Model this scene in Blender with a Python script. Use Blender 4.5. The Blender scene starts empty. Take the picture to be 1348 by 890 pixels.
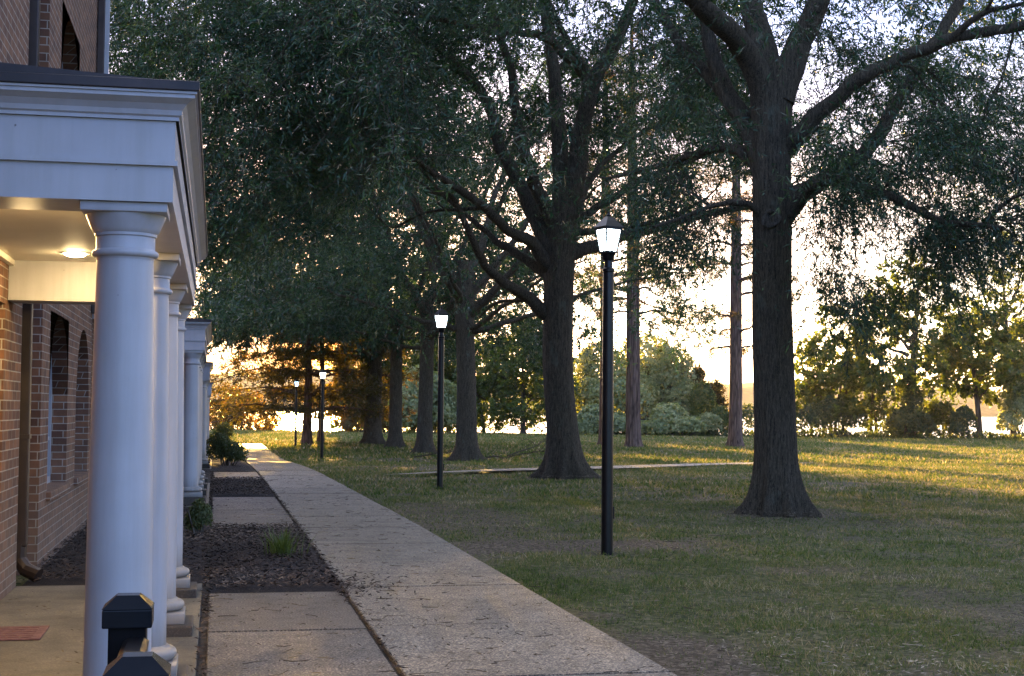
import bpy, bmesh, math, random
import numpy as np
from mathutils import Vector, Matrix

R = math.radians
rng = np.random.default_rng(7)
random.seed(7)
scene = bpy.context.scene
COL = scene.collection

# ------------------------------------------------------------------ camera
F_PX, W_PX, H_PX = 1950.0, 1348.0, 890.0
YAW, PITCH, ROLL = R(11.28), R(2.75), R(0.45)
EYE = np.array([0.0, 0.0, 1.6])
fw = np.array([math.sin(YAW)*math.cos(PITCH), math.cos(YAW)*math.cos(PITCH), math.sin(PITCH)])
rt0 = np.array([math.cos(YAW), -math.sin(YAW), 0.0])
up0 = np.cross(rt0, fw)
rt = rt0*math.cos(ROLL) + up0*math.sin(ROLL)
up = up0*math.cos(ROLL) - rt0*math.sin(ROLL)
cam = bpy.data.cameras.new("camera")
cam.sensor_width = 36.0
cam.lens = 36.0*F_PX/W_PX
cam.clip_start, cam.clip_end = 0.05, 9000.0
cam_ob = bpy.data.objects.new("camera", cam)
COL.objects.link(cam_ob)
cam_ob.matrix_world = Matrix(((rt[0], up[0], -fw[0], EYE[0]), (rt[1], up[1], -fw[1], EYE[1]),
                              (rt[2], up[2], -fw[2], EYE[2]), (0, 0, 0, 1)))
scene.camera = cam_ob

# ------------------------------------------------------------------ light
SUN_AZ, SUN_EL = R(4.0), R(7.5)          # azimuth clockwise from +Y
world = bpy.data.worlds.new("World")
scene.world = world
world.use_nodes = True
wn, wl = world.node_tree.nodes, world.node_tree.links
sky = wn.new("ShaderNodeTexSky")
sky.sky_type = 'NISHITA'
sky.sun_disc = False
sky.sun_elevation = SUN_EL
sky.sun_rotation = SUN_AZ
sky.altitude = 10
sky.air_density = 1.0
sky.dust_density = 1.0
sky.ozone_density = 4.0
wn["Background"].inputs[1].default_value = 0.15
hs = wn.new("ShaderNodeHueSaturation")
hs.inputs["Saturation"].default_value = 0.72
wl.new(sky.outputs[0], hs.inputs["Color"])
# lavender band above the horizon, zenith brightened to light the ground, thin cloud streaks
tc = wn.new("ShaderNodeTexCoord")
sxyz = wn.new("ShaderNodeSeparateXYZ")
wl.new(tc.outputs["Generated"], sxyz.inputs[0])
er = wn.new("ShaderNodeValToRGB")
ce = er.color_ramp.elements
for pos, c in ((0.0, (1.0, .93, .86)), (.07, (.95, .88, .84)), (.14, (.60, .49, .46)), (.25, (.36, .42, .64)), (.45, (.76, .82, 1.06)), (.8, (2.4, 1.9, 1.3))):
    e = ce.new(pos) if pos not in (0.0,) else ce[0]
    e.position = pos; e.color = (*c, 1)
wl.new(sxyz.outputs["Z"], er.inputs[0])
cn = wn.new("ShaderNodeTexNoise"); cn.inputs["Scale"].default_value = 3.0; cn.inputs["Detail"].default_value = 5
cm = wn.new("ShaderNodeMapping"); cm.inputs["Scale"].default_value = (1, 1, 5)
wl.new(tc.outputs["Generated"], cm.inputs[0]); wl.new(cm.outputs[0], cn.inputs["Vector"])
cr = wn.new("ShaderNodeValToRGB"); cr.color_ramp.elements[0].color = (.82, .82, .9, 1); cr.color_ramp.elements[1].color = (1.2, 1.12, 1.06, 1)
cr.color_ramp.elements[0].position = .35; cr.color_ramp.elements[1].position = .68
wl.new(cn.outputs["Fac"], cr.inputs[0])
m1 = wn.new("ShaderNodeMix"); m1.data_type = 'RGBA'; m1.blend_type = 'MULTIPLY'; m1.inputs["Factor"].default_value = 1
m2 = wn.new("ShaderNodeMix"); m2.data_type = 'RGBA'; m2.blend_type = 'MULTIPLY'; m2.inputs["Factor"].default_value = 1
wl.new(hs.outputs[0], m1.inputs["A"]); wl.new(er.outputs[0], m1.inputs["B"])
# bluer dusk opposite the sun, peach on the sunset side
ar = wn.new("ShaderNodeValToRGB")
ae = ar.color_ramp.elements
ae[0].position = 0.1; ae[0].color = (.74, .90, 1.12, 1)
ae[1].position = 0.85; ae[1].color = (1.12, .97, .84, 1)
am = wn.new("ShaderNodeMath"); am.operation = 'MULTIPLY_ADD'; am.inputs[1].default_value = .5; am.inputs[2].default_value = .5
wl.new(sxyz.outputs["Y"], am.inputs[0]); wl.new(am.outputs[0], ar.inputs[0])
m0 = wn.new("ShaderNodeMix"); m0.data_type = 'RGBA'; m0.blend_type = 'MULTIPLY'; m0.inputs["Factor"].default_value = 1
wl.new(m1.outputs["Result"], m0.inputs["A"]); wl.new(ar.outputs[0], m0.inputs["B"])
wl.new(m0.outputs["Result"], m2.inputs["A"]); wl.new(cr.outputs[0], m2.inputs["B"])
# sunset glow low in the sky round the sun
def sky_lobe(az, el, power):
    s = (math.sin(az)*math.cos(el), math.cos(az)*math.cos(el), math.sin(el))
    d = wn.new("ShaderNodeVectorMath"); d.operation = 'DOT_PRODUCT'; d.inputs[1].default_value = s
    wl.new(tc.outputs["Generated"], d.inputs[0])
    c = wn.new("ShaderNodeMath"); c.operation = 'MAXIMUM'; c.inputs[1].default_value = 0.0; wl.new(d.outputs["Value"], c.inputs[0])
    w = wn.new("ShaderNodeMath"); w.operation = 'POWER'; w.inputs[1].default_value = power; wl.new(c.outputs[0], w.inputs[0])
    return w.outputs[0]
gm = wn.new("ShaderNodeMix"); gm.data_type = 'RGBA'
gw = wn.new("ShaderNodeMath"); gw.operation = 'MULTIPLY'; gw.inputs[1].default_value = 0.9
wl.new(sky_lobe(R(3.0), R(1.5), 110), gw.inputs[0]); wl.new(gw.outputs[0], gm.inputs["Factor"])
wl.new(m2.outputs["Result"], gm.inputs["A"]); gm.inputs["B"].default_value = (4.0, 1.5, 0.27, 1)
gh = wn.new("ShaderNodeMix"); gh.data_type = 'RGBA'
wl.new(sky_lobe(SUN_AZ, R(1.4), 1000), gh.inputs["Factor"]); wl.new(gm.outputs["Result"], gh.inputs["A"]); gh.inputs["B"].default_value = (4.5, 1.35, 0.2, 1)
gs = wn.new("ShaderNodeMix"); gs.data_type = 'RGBA'; gs.blend_type = 'ADD'
wl.new(sky_lobe(SUN_AZ, R(1.4), 9000), gs.inputs["Factor"]); wl.new(gh.outputs["Result"], gs.inputs["A"]); gs.inputs["B"].default_value = (24, 10, 2.2, 1)
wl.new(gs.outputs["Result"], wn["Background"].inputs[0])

sun = bpy.data.lights.new("sun", 'SUN')
sun.energy = 5.0
sun.angle = R(0.5)
sun.color = (1.0, 0.58, 0.13)
sun_ob = bpy.data.objects.new("sun", sun)
COL.objects.link(sun_ob)
sdir = Vector((math.sin(SUN_AZ)*math.cos(SUN_EL), math.cos(SUN_AZ)*math.cos(SUN_EL), math.sin(SUN_EL)))
sun_ob.rotation_euler = sdir.to_track_quat('Z', 'Y').to_euler()
sun_ob.location = (30, 40, 60)

scene.view_settings.view_transform = 'Standard'
scene.view_settings.look = 'None'
scene.view_settings.exposure = 2.95
scene.view_settings.gamma = 1.0
scene.view_settings.use_curve_mapping = False
scene.render.engine = 'CYCLES'
cy = scene.cycles
cy.use_denoising = True
cy.max_bounces = 7
cy.diffuse_bounces = 3
cy.glossy_bounces = 2
cy.transmission_bounces = 4
cy.transparent_max_bounces = 4
cy.sample_clamp_indirect = 6.0
cy.caustics_reflective = False
cy.caustics_refractive = False

# ------------------------------------------------------------------ helpers
def tag(o, label=None, cat=None, group=None, kind=None):
    if label: o['label'] = label
    if cat: o['category'] = cat
    if group: o['group'] = group
    if kind: o['kind'] = kind
    return o

def link(o, parent=None):
    COL.objects.link(o)
    if parent is not None:
        o.parent = parent
    return o

def thing(name, label, cat, loc=(0, 0, 0), rz=0.0, group=None):
    o = bpy.data.objects.new(name, None)
    o.empty_display_size = 0.3
    o.location = loc
    o.rotation_euler = (0, 0, rz)
    link(o)
    return tag(o, label, cat, group)

def mesh_np(name, verts, faces, mat, parent=None, smooth=False, attrs=None):
    """verts (N,3); faces (M,k) array or list of such arrays"""
    me = bpy.data.meshes.new(name)
    if not isinstance(faces, list):
        faces = [faces]
    faces = [np.asarray(f, dtype=np.int32) for f in faces if len(f)]
    verts = np.asarray(verts, dtype=np.float32)
    me.vertices.add(len(verts))
    me.vertices.foreach_set("co", verts.ravel())
    tot = sum(f.size for f in faces)
    npoly = sum(len(f) for f in faces)
    me.loops.add(tot)
    me.loops.foreach_set("vertex_index", np.concatenate([f.ravel() for f in faces]))
    me.polygons.add(npoly)
    sizes = np.concatenate([np.full(len(f), f.shape[1], dtype=np.int32) for f in faces])
    starts = np.concatenate([[0], np.cumsum(sizes)[:-1]]).astype(np.int32)
    me.polygons.foreach_set("loop_start", starts)
    me.polygons.foreach_set("loop_total", sizes)
    me.polygons.foreach_set("use_smooth", np.full(npoly, smooth, dtype=bool))
    if attrs:
        for k, v in attrs.items():
            a = me.attributes.new(k, 'FLOAT', 'POINT')
            a.data.foreach_set("value", np.asarray(v, dtype=np.float32))
    me.update(calc_edges=True)
    me.validate()
    if mat: me.materials.append(mat)
    o = bpy.data.objects.new(name, me)
    return link(o, parent)

class MB:
    """collects simple solids and links them as one mesh"""
    def __init__(self):
        self.bm = bmesh.new()
    def box(self, x0, x1, y0, y1, z0, z1, bevel=0.0):
        g = bmesh.ops.create_cube(self.bm, size=1.0)
        vs = g['verts']
        for v in vs:
            v.co = Vector(((x0+x1)/2+v.co.x*(x1-x0), (y0+y1)/2+v.co.y*(y1-y0), (z0+z1)/2+v.co.z*(z1-z0)))
        if bevel > 0:
            es = list({e for v in vs for e in v.link_edges})
            bmesh.ops.bevel(self.bm, geom=es, offset=bevel, segments=2, affect='EDGES', profile=0.5)
        return self
    def lathe(self, cx, cy, prof, n=32, start=0.0):
        rings = []
        for r, z in prof:
            rings.append([self.bm.verts.new((cx+r*math.cos(start+2*math.pi*k/n), cy+r*math.sin(start+2*math.pi*k/n), z)) for k in range(n)])
        for a, b in zip(rings[:-1], rings[1:]):
            for k in range(n):
                self.bm.faces.new((a[k], a[(k+1) % n], b[(k+1) % n], b[k]))
        self.bm.faces.new(list(reversed(rings[0])))
        self.bm.faces.new(rings[-1])
        return self
    def tube(self, pts, rad, n=8):
        v, f = tube_np(np.array(pts, float), np.full(len(pts), rad) if np.isscalar(rad) else np.array(rad), n)
        vs = [self.bm.verts.new(p) for p in v]
        for q in f:
            self.bm.faces.new([vs[i] for i in q])
        self.bm.faces.new([vs[i] for i in range(n)][::-1])
        self.bm.faces.new([vs[len(v)-n+i] for i in range(n)])
        return self
    def prism(self, poly, y0, y1, axis='y'):
        """poly of (a,z); extruded along axis"""
        def P(a, z, t):
            return (a, t, z) if axis == 'y' else (t, a, z)
        A = [self.bm.verts.new(P(a, z, y0)) for a, z in poly]
        B = [self.bm.verts.new(P(a, z, y1)) for a, z in poly]
        n = len(poly)
        for k in range(n):
            self.bm.faces.new((A[k], A[(k+1) % n], B[(k+1) % n], B[k]))
        self.bm.faces.new(A[::-1]); self.bm.faces.new(B)
        return self
    def build(self, name, mat, parent=None, smooth=False, auto=None):
        bmesh.ops.recalc_face_normals(self.bm, faces=self.bm.faces[:])
        me = bpy.data.meshes.new(name)
        self.bm.to_mesh(me)
        self.bm.free()
        if mat: me.materials.append(mat)
        if smooth:
            me.polygons.foreach_set("use_smooth", np.ones(len(me.polygons), dtype=bool))
            if auto:
                try: me.set_sharp_from_angle(angle=R(auto))
                except Exception: pass
        o = bpy.data.objects.new(name, me)
        return link(o, parent)

def tube_np(pts, rad, n=6):
    pts = np.asarray(pts, float)
    t = np.gradient(pts, axis=0)
    t /= np.linalg.norm(t, axis=1)[:, None]+1e-9
    ref = np.array([0.31, 0.17, 0.93]) if abs(t[0][2]) < 0.8 else np.array([0.93, 0.31, 0.17])
    a = np.cross(t, ref); a /= np.linalg.norm(a, axis=1)[:, None]+1e-9
    b = np.cross(t, a)
    ang = np.arange(n)*2*np.pi/n
    v = pts[:, None, :] + rad[:, None, None]*(np.cos(ang)[None, :, None]*a[:, None, :]+np.sin(ang)[None, :, None]*b[:, None, :])
    m = len(pts)
    i = np.arange(m-1)[:, None]*n + np.arange(n)[None, :]
    j = np.arange(m-1)[:, None]*n + (np.arange(n)[None, :]+1) % n
    f = np.stack([i, j, j+n, i+n], axis=-1).reshape(-1, 4)
    return v.reshape(-1, 3), f

def catmull(P, per=6):
    P = np.asarray(P, float)
    if len(P) < 3:
        s = np.linspace(0, 1, per+1)[:, None]
        return P[0]*(1-s)+P[1]*s
    Q = np.vstack([2*P[0]-P[1], P, 2*P[-1]-P[-2]])
    out = []
    for k in range(1, len(Q)-2):
        p0, p1, p2, p3 = Q[k-1], Q[k], Q[k+1], Q[k+2]
        for s in np.linspace(0, 1, per, endpoint=False):
            out.append(0.5*((2*p1)+(-p0+p2)*s+(2*p0-5*p1+4*p2-p3)*s*s+(-p0+3*p1-3*p2+p3)*s**3))
    out.append(P[-1])
    return np.array(out)

def ground_z(y):
    return np.interp(y, [0, 20, 30, 40, 47, 60, 72, 400], [0, 0, -.07, -.14, -.24, -.52, -.6, -.6])

def at(px, py, D):
    """world point seen at photo pixel (px,py), D metres down the view axis"""
    d = fw + rt*(px-W_PX/2)/F_PX - up*(py-H_PX/2)/F_PX
    return EYE + D*d

def on_ground(px, py):
    d = fw + rt*(px-W_PX/2)/F_PX - up*(py-H_PX/2)/F_PX
    t = 10.0
    for _ in range(40):
        p = EYE+t*d
        t = (ground_z(p[1])-EYE[2])/d[2]
    return EYE+t*d

def depth(p):
    return float(np.dot(np.asarray(p)-EYE, fw))

# smooth value noise in numpy (for terrain and grass density)
_perm = np.random.default_rng(3).random((64, 64))
def vnoise(x, y):
    xi, yi = np.floor(x).astype(int), np.floor(y).astype(int)
    fx, fy = x-xi, y-yi
    fx, fy = fx*fx*(3-2*fx), fy*fy*(3-2*fy)
    g = lambda a, b: _perm[a % 64, b % 64]
    return (g(xi, yi)*(1-fx)+g(xi+1, yi)*fx)*(1-fy)+(g(xi, yi+1)*(1-fx)+g(xi+1, yi+1)*fx)*fy
def fbm(x, y, o=4):
    s, a, t = 0, 0.5, 0
    for k in range(o):
        s = s+a*vnoise(x*2**k+17.3*k, y*2**k+5.1*k); t += a; a *= .5
    return s/t

# ------------------------------------------------------------------ materials
def mat_new(name):
    m = bpy.data.materials.new(name)
    m.use_nodes = True
    nt = m.node_tree
    return m, nt.nodes, nt.links, nt.nodes["Principled BSDF"]

def N(nodes, kind, **kw):
    n = nodes.new(kind)
    for k, v in kw.items():
        setattr(n, k, v)
    return n

def ramp(nodes, stops):
    r = nodes.new("ShaderNodeValToRGB")
    el = r.color_ramp.elements
    while len(el) < len(stops): el.new(0.5)
    for e, (p, c) in zip(el, stops):
        e.position = p
        e.color = (*c, 1) if len(c) == 3 else c
    return r

def coords(nodes, links, scale=(1, 1, 1), world_space=True):
    if world_space:
        g = nodes.new("ShaderNodeNewGeometry"); out = g.outputs["Position"]
    else:
        g = nodes.new("ShaderNodeTexCoord"); out = g.outputs["Object"]
    mp = nodes.new("ShaderNodeMapping")
    mp.inputs["Scale"].default_value = scale
    links.new(out, mp.inputs["Vector"])
    return mp.outputs["Vector"]

def noise(nodes, links, vec, scale, detail=4, rough=0.55):
    n = nodes.new("ShaderNodeTexNoise")
    n.inputs["Scale"].default_value = scale
    n.inputs["Detail"].default_value = detail
    n.inputs["Roughness"].default_value = rough
    links.new(vec, n.inputs["Vector"])
    return n

def bump(nodes, links, height, strength, dist, bsdf):
    b = nodes.new("ShaderNodeBump")
    b.inputs["Strength"].default_value = strength
    b.inputs["Distance"].default_value = dist
    links.new(height, b.inputs["Height"])
    links.new(b.outputs[0], bsdf.inputs["Normal"])
    return b

def simple_mat(name, c1, c2, scale=3.0, rough=0.6, bump_s=0.2, bump_d=0.004, metallic=0.0, world_space=False, detail=5):
    m, n, l, b = mat_new(name)
    v = coords(n, l, (1, 1, 1), world_space)
    t = noise(n, l, v, scale, detail)
    r = ramp(n, [(0.3, c1), (0.72, c2)])
    l.new(t.outputs["Fac"], r.inputs[0]); l.new(r.outputs[0], b.inputs["Base Color"])
    b.inputs["Roughness"].default_value = rough
    b.inputs["Metallic"].default_value = metallic
    if bump_s > 0:
        t2 = noise(n, l, v, scale*9, 4)
        bump(n, l, t2.outputs["Fac"], bump_s, bump_d, b)
    return m

def leaf_mat(name, dark, mid, light, trans=0.35, rough=0.45, tint=(1.0, 1.0, 0.45), spec=0.35):
    m, n, l, b = mat_new(name)
    g = n.new("ShaderNodeNewGeometry")
    r = ramp(n, [(0.0, dark), (0.6, mid), (1.0, light)])
    v = coords(n, l)
    t = noise(n, l, v, 0.35, 2)
    mx = N(n, "ShaderNodeMath", operation='MULTIPLY_ADD')
    mx.inputs[1].default_value = 0.55
    l.new(g.outputs["Random Per Island"], mx.inputs[0])
    sub = N(n, "ShaderNodeMath", operation='MULTIPLY_ADD')
    sub.inputs[1].default_value = 1.6; sub.inputs[2].default_value = -0.55
    l.new(t.outputs["Fac"], sub.inputs[0])
    l.new(sub.outputs[0], mx.inputs[2])
    l.new(mx.outputs[0], r.inputs[0])
    l.new(r.outputs[0], b.inputs["Base Color"])
    b.inputs["Roughness"].default_value = rough
    b.inputs["Specular IOR Level"].default_value = spec
    tr = n.new("ShaderNodeBsdfTranslucent")
    mc = N(n, "ShaderNodeMix", data_type='RGBA', blend_type='MULTIPLY')
    mc.inputs["Factor"].default_value = 1.0
    l.new(r.outputs[0], mc.inputs["A"])
    mc.inputs["B"].default_value = (tint[0]*2.2, tint[1]*2.2, tint[2]*2.2, 1)
    l.new(mc.outputs["Result"], tr.inputs["Color"])
    ms = n.new("ShaderNodeMixShader"); ms.inputs[0].default_value = trans
    l.new(b.outputs[0], ms.inputs[1]); l.new(tr.outputs[0], ms.inputs[2])
    l.new(ms.outputs[0], n["Material Output"].inputs["Surface"])
    return m

def bark_mat(name, c1, c2, lichen=None, vs=9.0):
    m, n, l, b = mat_new(name)
    v = coords(n, l, (1, 1, 0.10))
    w = noise(n, l, v, vs, 6, 0.62)
    vo = N(n, "ShaderNodeTexVoronoi", feature='DISTANCE_TO_EDGE')
    vo.inputs["Scale"].default_value = vs*1.5
    wob = N(n, "ShaderNodeMix", data_type='RGBA'); wob.inputs["Factor"].default_value = 0.12
    l.new(v, wob.inputs["A"]); l.new(w.outputs["Color"], wob.inputs["B"])
    l.new(wob.outputs["Result"], vo.inputs["Vector"])
    mul = N(n, "ShaderNodeMath", operation='MULTIPLY_ADD'); mul.inputs[1].default_value = 1.4
    l.new(vo.outputs["Distance"], mul.inputs[0]); l.new(w.outputs["Fac"], mul.inputs[2])
    r = ramp(n, [(0.42, c1), (0.86, c2)])
    l.new(mul.outputs[0], r.inputs[0])
    colr = r.outputs[0]
    if lichen:
        v2 = coords(n, l, (1, 1, 0.6))
        t2 = noise(n, l, v2, 2.2, 5, 0.65)
        r2 = ramp(n, [(0.60, (0, 0, 0)), (0.74, (.8, .8, .8))])
        l.new(t2.outputs["Fac"], r2.inputs[0])
        mm = N(n, "ShaderNodeMix", data_type='RGBA')
        l.new(r2.outputs[0], mm.inputs["Factor"]); l.new(colr, mm.inputs["A"])
        mm.inputs["B"].default_value = (*lichen, 1)
        colr = mm.outputs["Result"]
    l.new(colr, b.inputs["Base Color"])
    b.inputs["Roughness"].default_value = 0.9
    b.inputs["Specular IOR Level"].default_value = 0.2
    bump(n, l, mul.outputs[0], 1.0, 0.03, b)
    return m

def brick_mat(name):
    m, n, l, b = mat_new(name)
    g = n.new("ShaderNodeNewGeometry")
    sx = n.new("ShaderNodeSeparateXYZ"); l.new(g.outputs["Position"], sx.inputs[0])
    add = N(n, "ShaderNodeMath", operation='ADD'); l.new(sx.outputs["X"], add.inputs[0]); l.new(sx.outputs["Y"], add.inputs[1])
    cx = n.new("ShaderNodeCombineXYZ"); l.new(add.outputs[0], cx.inputs["X"]); l.new(sx.outputs["Z"], cx.inputs["Y"])
    br = n.new("ShaderNodeTexBrick")
    l.new(cx.outputs[0], br.inputs["Vector"])
    br.inputs["Scale"].default_value = 1.0
    br.inputs["Brick Width"].default_value = 0.24
    br.inputs["Row Height"].default_value = 0.082
    br.inputs["Mortar Size"].default_value = 0.006
    br.inputs["Mortar Smooth"].default_value = 0.25
    br.inputs["Color1"].default_value = (0.22, 0.10, 0.048, 1)
    br.inputs["Color2"].default_value = (0.115, 0.052, 0.03, 1)
    br.inputs["Mortar"].default_value = (0.36, 0.32, 0.27, 1)
    t = noise(n, l, g.outputs["Position"], 6, 5)
    r = ramp(n, [(0.25, (0.62, 0.6, 0.58)), (0.75, (1.25, 1.2, 1.15))])
    l.new(t.outputs["Fac"], r.inputs[0])
    mm = N(n, "ShaderNodeMix", data_type='RGBA', blend_type='MULTIPLY'); mm.inputs["Factor"].default_value = 1
    l.new(br.outputs["Color"], mm.inputs["A"]); l.new(r.outputs[0], mm.inputs["B"])
    # pale efflorescence low on the wall
    t3 = noise(n, l, g.outputs["Position"], 1.3, 4)
    mr = N(n, "ShaderNodeMapRange"); mr.inputs["From Min"].default_value = 1.3; mr.inputs["From Max"].default_value = 0.0; mr.inputs["To Max"].default_value = 0.6
    l.new(sx.outputs["Z"], mr.inputs["Value"])
    mu = N(n, "ShaderNodeMath", operation='MULTIPLY'); l.new(mr.outputs[0], mu.inputs[0]); l.new(t3.outputs["Fac"], mu.inputs[1])
    m2 = N(n, "ShaderNodeMix", data_type='RGBA'); l.new(mu.outputs[0], m2.inputs["Factor"])
    l.new(mm.outputs["Result"], m2.inputs["A"]); m2.inputs["B"].default_value = (0.24, 0.21, 0.16, 1)
    l.new(m2.outputs["Result"], b.inputs["Base Color"])
    b.inputs["Roughness"].default_value = 0.85
    inv = N(n, "ShaderNodeMath", operation='SUBTRACT'); inv.inputs[0].default_value = 1.0; l.new(br.outputs["Fac"], inv.inputs[1])
    ad = N(n, "ShaderNodeMath", operation='MULTIPLY_ADD'); ad.inputs[1].default_value = 0.35
    t4 = noise(n, l, g.outputs["Position"], 45, 3); l.new(t4.outputs["Fac"], ad.inputs[0]); l.new(inv.outputs[0], ad.inputs[2])
    bump(n, l, ad.outputs[0], 0.8, 0.008, b)
    return m

def concrete_mat(name, c1, c2, speck=True, rough=0.6):
    m, n, l, b = mat_new(name)
    g = n.new("ShaderNodeNewGeometry"); P = g.outputs["Position"]
    t = noise(n, l, P, 0.9, 6, 0.62)
    r = ramp(n, [(0.28, c1), (0.74, c2)])
    l.new(t.outputs["Fac"], r.inputs[0])
    t2 = noise(n, l, P, 70, 3, 0.75)
    r2 = ramp(n, [(0.38, (0.18, 0.18, 0.18)), (0.46, (.75, .75, .75)), (0.55, (1.05, 1.03, 1.0)), (0.62, (3.0, 2.9, 2.7))])
    l.new(t2.outputs["Fac"], r2.inputs[0])
    mm = N(n, "ShaderNodeMix", data_type='RGBA', blend_type='MULTIPLY'); mm.inputs["Factor"].default_value = 1.0 if speck else 0.3
    l.new(r.outputs[0], mm.inputs["A"]); l.new(r2.outputs[0], mm.inputs["B"])
    # per-panel tone and dark blotches
    t3 = noise(n, l, P, 3.5, 4, 0.7)
    r3 = ramp(n, [(0.3, (0.42, 0.40, 0.37)), (0.56, (1, 1, 1))]); l.new(t3.outputs["Fac"], r3.inputs[0])
    m3 = N(n, "ShaderNodeMix", data_type='RGBA', blend_type='MULTIPLY'); m3.inputs["Factor"].default_value = 0.7
    l.new(mm.outputs["Result"], m3.inputs["A"]); l.new(r3.outputs[0], m3.inputs["B"])
    pr = ramp(n, [(0.0, (0.86, 0.86, 0.86)), (1.0, (1.1, 1.1, 1.1))]); l.new(g.outputs["Random Per Island"], pr.inputs[0])
    m4 = N(n, "ShaderNodeMix", data_type='RGBA', blend_type='MULTIPLY'); m4.inputs["Factor"].default_value = 1
    l.new(m3.outputs["Result"], m4.inputs["A"]); l.new(pr.outputs[0], m4.inputs["B"])
    l.new(m4.outputs["Result"], b.inputs["Base Color"])
    b.inputs["Roughness"].default_value = rough
    b.inputs["Specular IOR Level"].default_value = 0.34
    ad = N(n, "ShaderNodeMath", operation='MULTIPLY_ADD'); ad.inputs[1].default_value = 0.6
    l.new(t2.outputs["Fac"], ad.inputs[0]); l.new(t3.outputs["Fac"], ad.inputs[2])
    bump(n, l, ad.outputs[0], 0.5, 0.006, b)
    return m

def ground_mat():
    m, n, l, b = mat_new("lawn_soil")
    g = n.new("ShaderNodeNewGeometry"); P = g.outputs["Position"]
    a = N(n, "ShaderNodeAttribute", attribute_name="bare")
    t = noise(n, l, P, 14, 6, 0.7)
    rg = ramp(n, [(0.34, (0.03, 0.036, 0.012)), (0.5, (0.10, 0.10, 0.038)), (0.66, (0.25, 0.20, 0.10))])
    l.new(t.outputs["Fac"], rg.inputs[0])
    t2 = noise(n, l, P, 22, 6, 0.75)
    rd = ramp(n, [(0.34, (0.03, 0.022, 0.014)), (0.5, (0.115, 0.085, 0.056)), (0.68, (0.34, 0.26, 0.18))])
    l.new(t2.outputs["Fac"], rd.inputs[0])
    mm = N(n, "ShaderNodeMix", data_type='RGBA')
    l.new(a.outputs["Fac"], mm.inputs["Factor"]); l.new(rg.outputs[0], mm.inputs["A"]); l.new(rd.outputs[0], mm.inputs["B"])
    l.new(mm.outputs["Result"], b.inputs["Base Color"])
    b.inputs["Roughness"].default_value = 0.95
    b.inputs["Specular IOR Level"].default_value = 0.15
    bump(n, l, t2.outputs["Fac"], 0.8, 0.05, b)
    return m

def grass_mat():
    m, n, l, b = mat_new("grass_blade")
    g = n.new("ShaderNodeNewGeometry")
    t = noise(n, l, g.outputs["Position"], 0.55, 4, 0.6)
    ad = N(n, "ShaderNodeMath", operation='MULTIPLY_ADD'); ad.inputs[1].default_value = 0.7
    l.new(g.outputs["Random Per Island"], ad.inputs[0])
    s = N(n, "ShaderNodeMath", operation='MULTIPLY_ADD'); s.inputs[1].default_value = 1.5; s.inputs[2].default_value = -0.62
    l.new(t.outputs["Fac"], s.inputs[0]); l.new(s.outputs[0], ad.inputs[2])
    r = ramp(n, [(0.0, (0.04, 0.075, 0.015)), (0.36, (0.10, 0.15, 0.03)), (0.62, (0.19, 0.19, 0.055)), (0.82, (0.36, 0.27, 0.12)), (0.97, (0.55, 0.46, 0.28))])
    l.new(ad.outputs[0], r.inputs[0]); l.new(r.outputs[0], b.inputs["Base Color"])
    b.inputs["Roughness"].default_value = 0.7
    b.inputs["Specular IOR Level"].default_value = 0.12
    tr = n.new("ShaderNodeBsdfTranslucent"); l.new(r.outputs[0], tr.inputs["Color"])
    ms = n.new("ShaderNodeMixShader"); ms.inputs[0].default_value = 0.5
    l.new(b.outputs[0], ms.inputs[1]); l.new(tr.outputs[0], ms.inputs[2])
    l.new(ms.outputs[0], n["Material Output"].inputs["Surface"])
    return m

def emit_mat(name, color, strength):
    m, n, l, b = mat_new(name)
    b.inputs["Base Color"].default_value = (0.8, 0.8, 0.8, 1)
    b.inputs["Emission Color"].default_value = (*color, 1)
    b.inputs["Emission Strength"].default_value = strength
    return m

def water_mat():
    m, n, l, b = mat_new("water_surface")
    v = coords(n, l, (1, 0.25, 1))
    t = noise(n, l, v, 0.5, 4, 0.6)
    b.inputs["Base Color"].default_value = (0.02, 0.03, 0.035, 1)
    b.inputs["Roughness"].default_value = 0.2
    b.inputs["IOR"].default_value = 1.33
    bump(n, l, t.outputs["Fac"], 0.25, 0.25, b)
    return m

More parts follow.
